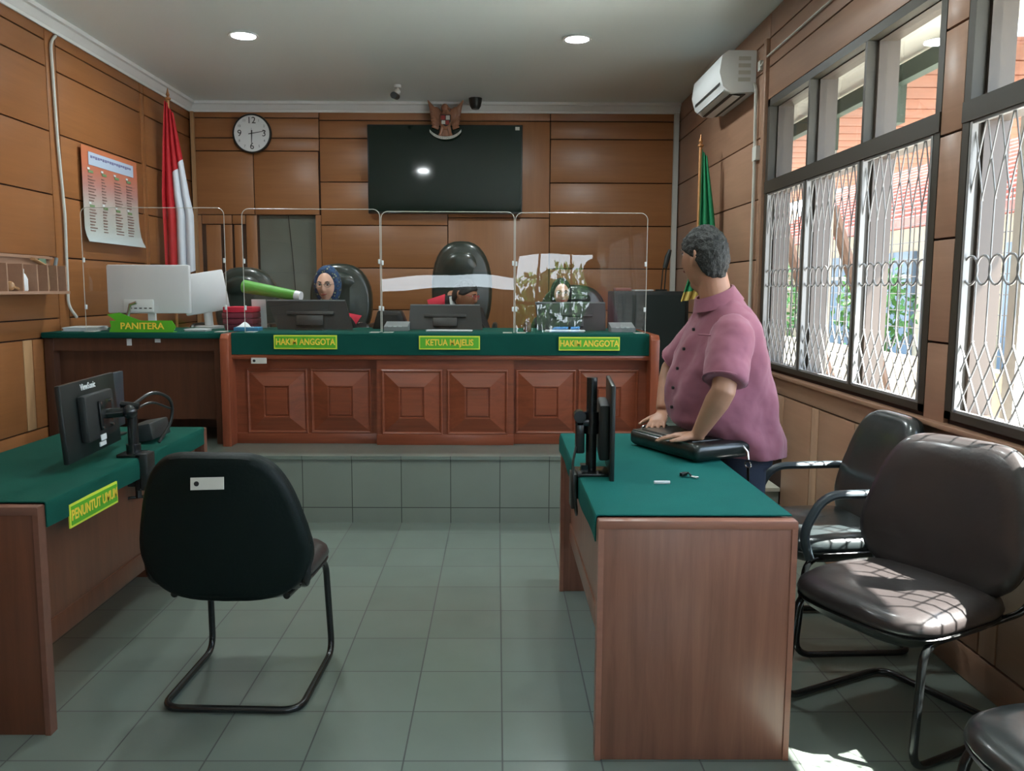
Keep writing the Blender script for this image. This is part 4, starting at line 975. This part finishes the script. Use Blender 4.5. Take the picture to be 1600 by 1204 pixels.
# ------------------------------------------------------------------ flags
def flag(name, label, x, y, ztop, bands, wid, off, folds, pole_mat):
    """bands: (name, material, u0, u1, z top at u, z bottom at u); wid(k) and off(k) give width and left edge over the drop k"""
    t = thing(name, label, 'flag', (x, y, PZ))
    MB().lathe([(.10, 0), (.11, .02), (.05, .06), (.02, .09), (.014, .10)], (x, y, PZ+.001), 24).build('base', 'brass', t)
    MB().cyl((x, y, PZ+.08), (x, y, ztop), .0125, n=12).build('pole', pole_mat, t)
    MB().lathe([(.002, -.02), (.024, 0), (.024, .008), (.009, .02), (.016, .035), (.009, .055), (.002, .09)], (x, y, ztop), 14).build('finial', 'brass', t)
    for nm, ml, u0, u1, zt_, zb_ in bands:
        def fn(u, v):
            uu = u0+(u1-u0)*u; z = zt_(uu)+(zb_(uu)-zt_(uu))*v; k = max(0, ztop-z)
            w = wid(k); a = uu*math.pi*2*folds
            return Vector((x+off(k)+w*uu+.012*math.sin(a*1.0+k)*min(1, k*2), y-.035-.028*min(1, k*2+.2)*math.cos(a+.6*k), z))
        MB().quadgrid(fn, 30, 16).build(nm, ml, t, solid=.003, smooth=60)
    return t
lin = lambda a, b_, k: a+(b_-a)*max(0, min(1, k))
flag('national_flag', 'red and white flag hanging on a pole in the left back corner', -2.775, 7.30, 3.00,
     [('red_band', 'flagred', 0, .42, lambda u: 2.98-.05*u, lambda u: 1.48), ('red_corner', 'flagred', .42, 1, lambda u: 2.98-.10*u, lambda u: 2.36+.14*(u-.42)/.58), ('white_band', 'flagwhite', .42, 1, lambda u: 2.36+.14*(u-.42)/.58, lambda u: 1.48+.16*(u-.42))],
     lambda k: lin(.05, .25, k/.95), lambda k: lin(-.015, -.07, k/.8), 3.2, 'brass')
flag('green_flag', 'green flag with yellow fringe on a copper pole in the right back corner', 1.535, 6.50, 2.50,
     [('green_band', 'flaggreen', 0, 1, lambda u: 2.47-.06*u, lambda u: 1.40+.03*u), ('yellow_fringe', 'gold', 0, 1, lambda u: 1.40+.03*u, lambda u: 1.33+.03*u)],
     lambda k: lin(.03, .14, k/.6), lambda k: lin(.005, -.01, k/.6)-max(0, k-.75)*.30, 2.6, 'brass')
# black loudspeaker cabinet in the corner
t = thing('loudspeaker_cabinet', 'tall black loudspeaker cabinet in the right back corner', 'loudspeaker', (1.27, 7.0, PZ))
MB().b2((.95, 6.85, PZ+.001), (1.56, 7.25, 1.41), bev=.012).build('cabinet', 'blkm', t)
MB().b2((.98, 6.842, PZ+.06), (1.53, 6.852, 1.38)).build('speaker_cloth', mat('speaker_cloth', (.010, .018, .016), .8), t)
t = thing('microphone', 'black microphone on a short stand on the loudspeaker cabinet', 'microphone', (1.42, 7.0, 1.41))
MB().cyl((1.36, 7.0, 1.411), (1.36, 7.0, 1.425), .05).tube([(1.36, 7.0, 1.42), (1.37, 7.0, 1.58), (1.39, 7.0, 1.64)], .005, 8).tube([(1.39, 7.01, 1.42), (1.40, 7.01, 1.60)], .005, 8).build('stand', 'blk', t)
MB().tube([(1.385, 6.99, 1.60), (1.405, 6.99, 1.69), (1.425, 6.99, 1.75)], [.020, .024, .014], 10).build('head', 'blkm', t)
sheets('paper_stack', 'small stack of papers on the loudspeaker cabinet', 1.20, 6.98, 1.411, .16, .10, .1, 5)
o = MB().b2((.97, 6.92, 1.411), (1.10, 7.05, 1.435), bev=.004).build('red_box', mat('dull_red_box', (.26, .08, .06), .6)); tag(o, 'flat dull red box on the loudspeaker cabinet', 'box')
# step edge trim at the podium corner is part of the setting

# ------------------------------------------------------------------ people
def g3(d, c, s): return math.exp(-((d[0]-c[0])**2/s[0]**2+(d[1]-c[1])**2/s[1]**2+(d[2]-c[2])**2/s[2]**2))
def head_pt(d, f=1.0):
    """unit direction (face toward -Y) -> point on a head surface, head centre at origin"""
    x, y, z = d
    r = Vector((x*.074, y*.092, z*.112))
    low = max(0, -z)
    r.x *= 1-.26*low**1.3; 
    if y < 0: r.y *= 1-.05*low
    else: r.y *= 1-.28*low
    if z < 0 and y < 0: r.z *= 1.05
    n = Vector(d)
    a = 0
    a += .024*g3(d, (0, -.97, -.16), (.11, .3, .17))          # nose
    a += .010*g3(d, (0, -.97, .06), (.07, .3, .16))           # bridge
    a += .007*g3(d, (.11, -.95, -.24), (.08, .3, .08)) + .007*g3(d, (-.11, -.95, -.24), (.08, .3, .08))
    a -= .010*g3(d, (.36, -.92, .08), (.17, .4, .11)) + .010*g3(d, (-.36, -.92, .08), (.17, .4, .11))   # sockets
    a += .006*g3(d, (.36, -.9, .27), (.26, .4, .08)) + .006*g3(d, (-.36, -.9, .27), (.26, .4, .08))    # brow
    a += .007*g3(d, (.52, -.82, -.22), (.22, .4, .2)) + .007*g3(d, (-.52, -.82, -.22), (.22, .4, .2))  # cheeks
    a += .008*g3(d, (0, -.85, -.52), (.24, .4, .10))          # lips
    a -= .004*g3(d, (0, -.8, -.63), (.2, .4, .05))
    a += .010*g3(d, (0, -.66, -.80), (.24, .4, .16))          # chin
    return (r+n*a)*f
def head_mesh(b, mtx, f=1.0, nu=56, nv=40):
    rs = []
    for j in range(nv+1):
        ph = -math.pi/2+math.pi*(j/nv)*.998+.003
        rs.append([mtx @ head_pt((math.cos(ph)*math.cos(a), math.cos(ph)*math.sin(a), math.sin(ph)), f) for a in [2*math.pi*i/nu for i in range(nu)]])
    b.rings(rs)
def ear_mesh(b, mtx, s, f=1.0):
    def P(x, y, z): return mtx @ (Vector((s*x, y, z))*f)
    b.tube([P(.066, .012, -.028), P(.076, .022, -.012), P(.080, .030, .010), P(.079, .026, .028), P(.073, .012, .034), P(.068, .002, .022)], [.007, .0075, .007, .006, .005, .004], 8)
    b.tube([P(.066, .010, -.030), P(.072, .012, -.005), P(.070, .012, .018)], [.008, .010, .007], 8)
def face_bits(parent, mtx, f=1.0, lips='lip', glasses=None, smile=.004, brows='hair'):
    for s in (-1, 1):
        e = MB(); e.sph(mtx @ (Vector((s*.0285, -.078, .010))*f), (.0115*f, .0090*f, .0062*f), 14, 10, (mtx.to_euler())); eo = e.build('eye', 'white', parent)
        MB().sph(mtx @ (Vector((s*.0285, -.0855, .010))*f), (.0055*f, .004*f, .0055*f), 12, 8, mtx.to_euler()).build('iris', 'dark', eo)
        MB().tube([mtx @ (Vector((s*.014, -.0945, .027))*f), mtx @ (Vector((s*.030, -.0945, .032))*f), mtx @ (Vector((s*.046, -.084, .026))*f)], [.0025*f, .0033*f, .0015*f], 6).build('eyebrow', brows, parent)
        MB().tube([mtx @ (Vector((s*.017, -.0875, .0155))*f), mtx @ (Vector((s*.029, -.0905, .0185))*f), mtx @ (Vector((s*.042, -.083, .0135))*f)], .0016*f, 6).build('eyelid', 'dark', parent)
    MB().tube([mtx @ (Vector((x*.023, -.0945+.010*x*x, -.0565+smile*x*x))*f) for x in (-1, -.6, -.25, 0, .25, .6, 1)], [.001*f, .0035*f, .0052*f, .0048*f, .0052*f, .0035*f, .001*f], 8).build('lips', lips, parent)
    if glasses:
        w = MB()
        for s in (-1, 1):
            w.tube([mtx @ (Vector((s*.031+.021*math.cos(a), -.101+.006*abs(math.cos(a)), .008+.015*math.sin(a)))*f) for a in [2*math.pi*i/18 for i in range(19)]], .0017*f, 6, cap=False)
            w.tube([mtx @ (Vector((s*.052, -.094, .012))*f), mtx @ (Vector((s*.078, .015, .014))*f)], .0015*f, 6)
        w.tube([mtx @ (Vector((-.011, -.102, .011))*f), mtx @ (Vector((.011, -.102, .011))*f)], .0015*f, 6)
        w.build('glasses', glasses, parent)
def cap_mesh(b, mtx, fn, f=1.0, nu=64, nv=44):
    """closed shell around the head: fn(direction) gives the factor on the head surface"""
    rs = []
    for j in range(nv+1):
        ph = -math.pi/2+math.pi*(j/nv)*.998+.003
        row = []
        for i in range(nu):
            a = 2*math.pi*i/nu; d = Vector((math.cos(ph)*math.cos(a), math.cos(ph)*math.sin(a), math.sin(ph)))
            base = Vector((d.x*.074, d.y*.092, d.z*.112))
            row.append(mtx @ (base*fn(d)*f))
        rs.append(row)
    b.rings(rs)
def sst(a, b_, x): t = max(0, min(1, (x-a)/(b_-a))); return t*t*(3-2*t)
def hand(b, wrist, d, up, thumb, f=1.0, curl=.10, spread=.13, lens=(.070, .080, .074, .058), thumb_out=.9):
    """palm and five fingers; d = direction of the fingers, up = back of the hand, thumb = side of the thumb"""
    w = Vector(wrist); d = Vector(d).normalized(); up = Vector(up); up = (up-d*up.dot(d)).normalized(); t = Vector(thumb); t = (t-d*t.dot(d)-up*t.dot(up)).normalized()
    def ell(c, a, h, n=14): return [c + t*a*math.copysign(abs(math.cos(q))**.8, math.cos(q)) + up*h*math.copysign(abs(math.sin(q))**.8, math.sin(q)) for q in [2*math.pi*i/n for i in range(n)]]
    b.rings([ell(w-d*.03*f, .028*f, .021*f), ell(w, .028*f, .019*f), ell(w+d*.03*f, .038*f, .018*f), ell(w+d*.07*f, .043*f, .0155*f), ell(w+d*.095*f, .041*f, .013*f)])
    for i, L in enumerate(lens):
        off = (1.5-i)*.0205*f; an = (1.5-i)*spread
        dd = (d*math.cos(an)+t*math.sin(an)).normalized(); p = w+d*(.086-.004*abs(i-1))*f+t*off
        pts = [p]; cur = dd
        for s_, l in enumerate((.46, .30, .24)):
            c = curl*(.7+s_*.6); cur = (cur*math.cos(c)-up*math.sin(c)).normalized(); pts.append(pts[-1]+cur*L*l*f)
        b.tube(pts, [.0100*f, .0094*f, .0086*f, .0068*f], 10, bend=.006)
        b.sph(pts[-1], .0066*f, 10, 8)
    p = w+d*.022*f+t*.026*f
    q = (d*.62+t*thumb_out-up*.12).normalized()
    b.tube([p, p+q*.034*f, p+(q*.060+d*.010)*f, p+(q*.075+d*.026)*f], [.0135*f, .0115*f, .0100*f, .0075*f], 10, bend=.008)

def ring(c, rx, ry, ax, ay, n=36, p=.85):
    return [Vector(c)+ax*rx*math.copysign(abs(math.cos(a))**p, math.cos(a))+ay*ry*math.copysign(abs(math.sin(a))**p, math.sin(a)) for a in [2*math.pi*i/n for i in range(n)]]

# standing man in the pink shirt, leaning on the bag
man = thing('person', 'standing person in a pink short-sleeved shirt leaning on a black bag, looking toward the bench', 'person', (1.06, 3.50, 0))
Fm = Vector((-.975, -.22, 0)).normalized(); Sm = Vector((-Fm.y, Fm.x, 0))    # Sm = his left side ... toward the camera
Sm = Vector((.22, -.975, 0)).normalized()*-1
Sn = -Sm                                        # near side (toward the camera)
U = Vector((0, 0, 1))
hc = Vector((.845, 3.46, 1.548)); face = Vector((-.52, .85, 0)).normalized()
hrz = math.atan2(face.x, -face.y)
HM = Matrix.Translation(hc) @ Matrix.Rotation(hrz, 4, 'Z') @ Matrix.Rotation(R(-4), 4, 'X')
b = MB(); head_mesh(b, HM, 1.04); ear_mesh(b, HM, 1, 1.04); ear_mesh(b, HM, -1, 1.04)
b.tube([(.945, 3.475, 1.30), (.898, 3.465, 1.40), (.872, 3.460, 1.50)], [.078, .066, .062], 20)
b.tube([(.812, 3.50, 1.458), (.870, 3.47, 1.42)], [.026, .04], 14)   # under the chin
# torso core under the shirt
b.rings([ring((.975, 3.50, .90), .15, .16, Fm, Sn), ring((.96, 3.49, 1.10), .15, .165, Fm, Sn), ring((.955, 3.48, 1.25), .11, .17, Fm, Sn), ring((.945, 3.475, 1.33), .075, .12, Fm, Sn)])
# near arm
sh = Vector((.930, 3.305, 1.270)); el = Vector((.868, 3.190, 1.035)); wr = Vector((.800, 3.265, .865))
b.tube([sh, sh*.5+el*.5, el, el*.75+wr*.25, el*.4+wr*.6, wr, wr+(wr-el)*.06], [.058, .053, .047, .049, .040, .0295, .027], 18)
hand(b, (.790, 3.275, .848), (-.93, .42, -.10), (0.05, 0, 1), (-.30, -.95, 0), .98, .11, .15)
# far arm
sh2 = Vector((.935, 3.66, 1.28)); el2 = Vector((.80, 3.83, 1.06)); wr2 = Vector((.742, 3.725, .895))
b.tube([sh2, sh2*.5+el2*.5, el2, el2*.75+wr2*.25, el2*.4+wr2*.6, wr2, wr2+(wr2-el2)*.06], [.058, .053, .047, .047, .039, .029, .026], 18)
hand(b, (.735, 3.705, .868), (-.35, -.80, -.25), (-.1, 0, 1), (-.9, .4, 0), .96, .16, .12)
# legs
hip = [Vector((1.02, 3.43, .86)), Vector((1.02, 3.58, .86))]; kn = [Vector((1.035, 3.40, .48)), Vector((1.02, 3.615, .48))]; an = [Vector((1.07, 3.39, .09)), Vector((1.06, 3.63, .09))]
for h_, k_, a_ in zip(hip, kn, an):
    b.tube([h_, h_*.5+k_*.5, k_, k_*.7+a_*.3, a_*.8+k_*.2, a_], [.085, .074, .055, .052, .036, .036], 18)
    b.tube([a_+Vector((.03, 0, -.045)), a_+Vector((-.06, 0, -.05)), a_+Vector((-.16, 0, -.065))], [.035, .038, .024], 12, flat=.8)
b.build('body', 'skin', man, smooth=0, remesh=.0055, sm=4)
# hair
def hairf(d):
    back = d.y; front = -d.y
    line = .42 if front > 0 else .42-1.02*sst(0, .75, back)
    line = .36*sst(.2, .9, front)+.02*(1-sst(.2, .9, front)) - .62*sst(.1, .8, back)
    line += .12*g3(d, (d.x, -.25, .1), (1, .25, .5))
    k = sst(line-.05, line+.07, d.z)
    nz = mnoise.noise(Vector((d.x*6, d.y*6, d.z*9)))*.06+mnoise.noise(Vector((d.x*17, d.y*17, d.z*20)))*.045+mnoise.noise(Vector((d.x*40, d.y*40, d.z*30)))*.03
    return .90*(1-k)+k*(1.15+nz+.05*max(0, d.z)*max(0, -d.y))
b = MB(); cap_mesh(b, HM, hairf, 1.04, 96, 64); b.build('hair', 'hair', man, smooth=0)
face_bits(man, HM, 1.04)
# shirt
prof = [(.735, 1.048, .152, .195), (.80, 1.028, .168, .204), (.845, .985, .196, .210), (.88, .950, .222, .215), (.97, .938, .222, .215), (1.06, .935, .205, .210), (1.14, .935, .184, .205), (1.21, .938, .160, .205), (1.27, .942, .130, .200), (1.32, .940, .108, .172), (1.355, .930, .092, .125), (1.385, .918, .080, .085)]
b = MB()
rs = []
for z, cx_, rx, ry in prof:
    sag = .018 if z < .76 else 0
    rg = ring((cx_, 3.485+.02*(1.385-z), z), rx, ry, Fm, Sn, 60, .92)
    out = []
    for i, p in enumerate(rg):
        a = 2*math.pi*i/60
        wv = .006*math.sin(a*5+z*9)+.005*math.sin(a*9-z*14)+.006*mnoise.noise(Vector((a*2, z*7, 0)))
        dr = Vector((p.x-cx_, p.y-3.485, 0)).normalized(); out.append(p+dr*wv*(1 if z < 1.2 else .4)+U*(.012*math.cos(a) if z < .76 else 0))
    rs.append(out)
b.rings(rs)
for s_, e_, r0 in ((sh, el, .088), (sh2, el2, .084)):
    d = (e_-s_)
    b.tube([s_-d*.14+Vector((0, 0, .0)), s_+d*.05, s_+d*.45, s_+d*.86], [.055, r0, r0*.99, r0*.98], 24)
b.build('shirt', 'shirt', man, smooth=0, remesh=.009, sm=5, disp=(.022, .11))
# sleeve hem and collar, placket, buttons, seam
for s_, e_, r0 in ((sh, el, .088), (sh2, el2, .084)):
    d = (e_-s_).normalized(); p = s_+(e_-s_)*.83; u1 = d.orthogonal().normalized(); v1 = d.cross(u1)
    MB().tube([p+(u1*math.cos(a)+v1*math.sin(a))*(r0*.975) for a in [2*math.pi*i/28 for i in range(29)]], .003, 6, cap=False).build('sleeve_hem', 'shirt', man)
b = MB()
cr = []
for dz, rr in ((-.02, 1.20), (.020, 1.08), (.040, 1.03), (.040, 1.10), (.014, 1.26), (-.014, 1.44)):
    cr.append([Vector((.908-dz*.35, 3.472, 1.372+dz))+(Fm*math.cos(a)*.070+Sn*math.sin(a)*.068)*rr+U*(-.030*math.cos(a)) for a in [2*math.pi*i/36 for i in range(36)]])
b.rings(cr, cap=False); b.build('collar', 'shirt', man, solid=.004, smooth=50)
b = MB()
for k in range(7):
    z = .86+k*.080
    import bisect
    for (z0, c0, r0, _), (z1, c1, r1, _) in zip(prof, prof[1:]):
        if z0 <= z <= z1:
            f_ = (z-z0)/(z1-z0); cx_ = c0+(c1-c0)*f_; rr = r0+(r1-r0)*f_; break
    p = Vector((cx_, 3.485+.02*(1.385-z), z))+Fm*(rr+.006)+Sn*.012
    b.cyl(p-Fm*.004, p+Fm*.004, .0065, n=10)
b.build('button', 'dark', man)
b = MB(); b.tube([Vector((.80, 3.335, 1.245)), Vector((.835, 3.275, 1.245))], .003, 6)
b.build('pocket_edge', 'shirt', man)
b = MB()
b.rings([ring((1.035, 3.50, .70), .105, .165, Fm, Sn), ring((1.03, 3.50, .80), .115, .175, Fm, Sn), ring((.99, 3.50, .93), .13, .17, Fm, Sn)])
for h_, k_, a_ in zip(hip, kn, an):
    b.tube([h_+U*.0, h_*.5+k_*.5, k_, a_*.9+k_*.1+U*-.02], [.090, .088, .074, .066], 22)
b.build('trousers', 'jean', man, smooth=0, remesh=.009, sm=4)
for a_ in an:
    MB().tube([a_+Vector((.055, 0, -.050)), a_+Vector((0, 0, -.040)), a_+Vector((-.09, 0, -.052)), a_+Vector((-.185, 0, -.062))], [.038, .047, .048, .026], 16, flat=.85).b2((a_.x-.20, a_.y-.042, .001), (a_.x+.09, a_.y+.042, .016), bev=.006).build('shoe', 'blk', man)

# bag under his hands
bag = thing('briefcase', 'black leather laptop bag lying on the far end of the right-hand desk', 'bag', (.80, 3.45, .755))
ang = math.atan2(-.40, .19)
BM = at((.790, 3.445, .756)) @ Matrix.Rotation(ang, 4, 'Z')
b = MB(); b.box((0.01, 0, .036), (.46, .28, .068), bev=.026, mtx=BM, seg=4); b.build('body', 'leatherbag', bag, smooth=60)
MB().tube([BM @ Vector(p) for p in ((-.20, -.128, .067), (.20, -.128, .067), (.205, .128, .067), (-.20, .128, .067))], .0022, 6).build('zip', 'metal', bag)
MB().box((.0, -.02, .0700), (.34, .17, .006), bev=.002, mtx=BM).build('flap_pocket', 'leatherbag', bag)
MB().tube([BM @ Vector(p) for p in ((-.205, -.06, .035), (-.225, -.07, .065), (-.23, .0, .075), (-.225, .07, .065), (-.205, .06, .035))], .009, 8, bend=.03).build('handle', 'leatherbag', bag)
MB().tube([BM @ Vector(p) for p in ((.205, .08, .045), (.235, .095, .05), (.255, .10, .03), (.262, .10, .0))], .006, 8).tube([BM @ Vector((.262+.016*math.cos(a), .10, -.02+.013*math.sin(a))) for a in [2*math.pi*i/14 for i in range(15)]], .0028, 6, cap=False).build('ring_clasp', 'metal', bag)
MB().tube([BM @ Vector(p) for p in ((.262, .10, -.03), (.262, .105, -.12), (.25, .115, -.20), (.20, .14, -.235), (.14, .15, -.17), (.12, .148, -.06), (.10, .142, .02))], .014, 8, flat=.3, bend=.03).build('shoulder_strap', 'leatherbag', bag)

# the three judges behind the bench
def judge(label, x, y, zface, rz, kind, f=1.0, pitch=0, skin='skinj', shoulders=.21, roll=0, bdx=0, zup=0):
    t = thing('person', label, 'person', (x, y+.10, PZ))
    hm = at((x, y, zface+.0)) @ Matrix.Rotation(rz, 4, 'Z') @ Matrix.Rotation(pitch, 4, 'X') @ Matrix.Rotation(roll, 4, 'Y')
    b = MB(); head_mesh(b, hm, f); 
    if kind == 'man': ear_mesh(b, hm, 1, f); ear_mesh(b, hm, -1, f)
    zs = zface-.20*f+zup; hx_ = x; x = x+bdx; y = y+abs(bdx)*.8
    b.tube([(x, y+.07, zs), (x*.5+hx_*.5, y+.04, (zs+zface)/2), (hx_, y+.02-abs(bdx)*.8, zface-.03)], [.065, .056, .055], 16)
    ax, ay = Vector((1, 0, 0)), Vector((0, 1, 0))
    b.rings([ring((x, y+.10, zs-.50), .15, .10, ax, ay), ring((x, y+.10, zs-.2), .16, .10, ax, ay), ring((x, y+.09, zs-.06), .15, .085, ax, ay), ring((x, y+.08, zs), .08, .06, ax, ay)])
    for s in (-1, 1):
        S_ = Vector((x+s*shoulders*.9, y+.08, zs-.08)); E_ = Vector((x+s*(shoulders+.06), y-.06, zs-.33)); W_ = Vector((x+s*.13, y-.28, zs-.30))
        W_.z = max(W_.z, 1.172)
        b.tube([S_, E_, W_], [.045, .038, .026], 12, bend=.05)
        hand(b, W_, (-s*.6, -.8, -.05), (0, 0, 1), (-s*.8, .5, 0), .9, .12, .1)
    b.build('body', skin, t, smooth=0, remesh=.006, sm=2)
    face_bits(t, hm, f, 'lip', {'man': M['red'], 'blue': M['metal'], 'black': M['metal']}[kind], .006)
    # robe
    b = MB(); sw = shoulders
    b.rings([ring((x, y+.10, zs-.60), .22, .15, ax, ay, 40), ring((x, y+.10, zs-.30), sw*1.02, .14, ax, ay, 40), ring((x, y+.09, zs-.12), sw*1.05, .125, ax, ay, 40), ring((x, y+.085, zs-.05), sw*.86, .105, ax, ay, 40), ring((x, y+.075, zs+.0), sw*.45, .085, ax, ay, 40), ring((x, y+.065, zs+.03), .062, .062, ax, ay, 40)])
    for s in (-1, 1):
        b.tube([Vector((x+s*sw*.85, y+.08, zs-.10)), Vector((x+s*(sw+.06), y-.05, zs-.33)), Vector((x+s*.16, y-.24, max(zs-.30, 1.19)))], [.08, .078, .060], 16, bend=.06)
    b.build('robe', 'robe', t, smooth=0, remesh=.010, sm=3)
    # red front panels
    sides = (1,) if kind == 'blue' else (-1, 1)
    for s in sides:
        def rf(u, v, s=s):
            xx = x+s*(.045+(.20 if kind == 'blue' else .14)*u*(1-v*.70)); zz = zs+.035-.045*u-.245*v
            yy = y+.085-math.sqrt(max(.0, 1-((xx-x)/(sw*1.15))**2))*(.145 if v > .1 else .10+.45*v)-.012
            return Vector((xx, yy, zz))
        MB().quadgrid(rf, 8, 8).build('red_facing', 'red', t, solid=.008, smooth=60)
    MB().tube([(x+.0, y-.045, zs+.02), (x+.018, y-.070, zs-.05), (x+.02, y-.072, zs-.14)], [.012, .022, .028], 8, flat=.4, hint=(0, 1, 0)).build('white_bib', 'paper', t)
    if kind == 'man':
        def hf(d):
            front = -d.y
            line = .44*sst(.1, .9, front)+.0*(1-sst(.1, .9, front))-.60*sst(.0, .8, d.y)
            k = sst(line-.05, line+.07, d.z); nz = mnoise.noise(Vector((d.x*9, d.y*9, d.z*12)))*.03
            return .9*(1-k)+k*(1.11+nz)
        b = MB(); cap_mesh(b, hm, hf, f); b.build('hair', 'hair', t, smooth=0)
    else:
        def vf(d):
            dx = d.x/.90; dz = (d.z+.04)/.88
            m_ = 1 if d.y > -.15 else 0
            k = sst(.86, 1.08, math.sqrt(dx*dx+dz*dz)) if d.y < 0 else 1
            return .86*(1-k)+k*(1.24+.03*mnoise.noise(Vector((d.x*4, d.y*4, d.z*4))))
        b = MB(); cap_mesh(b, hm, vf, f)
        b.rings([ring((x, y+.035, zs-.11), .155, .125, ax, ay, 40), ring((x, y+.03, zs-.05), .125, .105, ax, ay, 40), ring((x, y+.03, zs+.03), .088, .088, ax, ay, 40), ring((x, y+.025, zs+.11), .080, .082, ax, ay, 40)])
        if kind == 'blue':
            mm = bpy.data.materials.new('patterned_scarf'); mm.use_nodes = True; nt = mm.node_tree; n = nt.nodes; l = nt.links
            tx = n.new('ShaderNodeTexCoord'); vo = n.new('ShaderNodeTexVoronoi'); vo.inputs['Scale'].default_value = 38; l.new(tx.outputs['Object'], vo.inputs[0])
            rr_ = n.new('ShaderNodeValToRGB'); l.new(vo.outputs['Distance'], rr_.inputs[0]); e = rr_.color_ramp.elements
            e[0].position = .18; e[0].color = (.30, .34, .20, 1); e[1].position = .34; e[1].color = (.010, .022, .075, 1); q = e.new(.7); q.color = (.02, .07, .16, 1)
            l.new(rr_.outputs[0], n['Principled BSDF'].inputs['Base Color']); n['Principled BSDF'].inputs['Roughness'].default_value = .8
            ml = mm
        else: ml = M['robe']
        b.build('headscarf', ml, t, smooth=60)
    return t
judge('seated person in patterned blue headscarf and black robe smiling behind the left bench monitor', -1.262, 6.30, 1.445, R(-8), 'blue', 1.08, R(4), shoulders=.245)
judge('seated person with red glasses and short dark hair, turned right, in front of tall chair', -.245, 6.42, 1.375, R(68), 'man', 1.0, R(14), 'skinm', .20, 0, -.11, .17)
judge('seated person in a black headscarf behind the right monitor, face partly hidden by reflections', .485, 6.42, 1.385, R(4), 'black', .90, R(0))
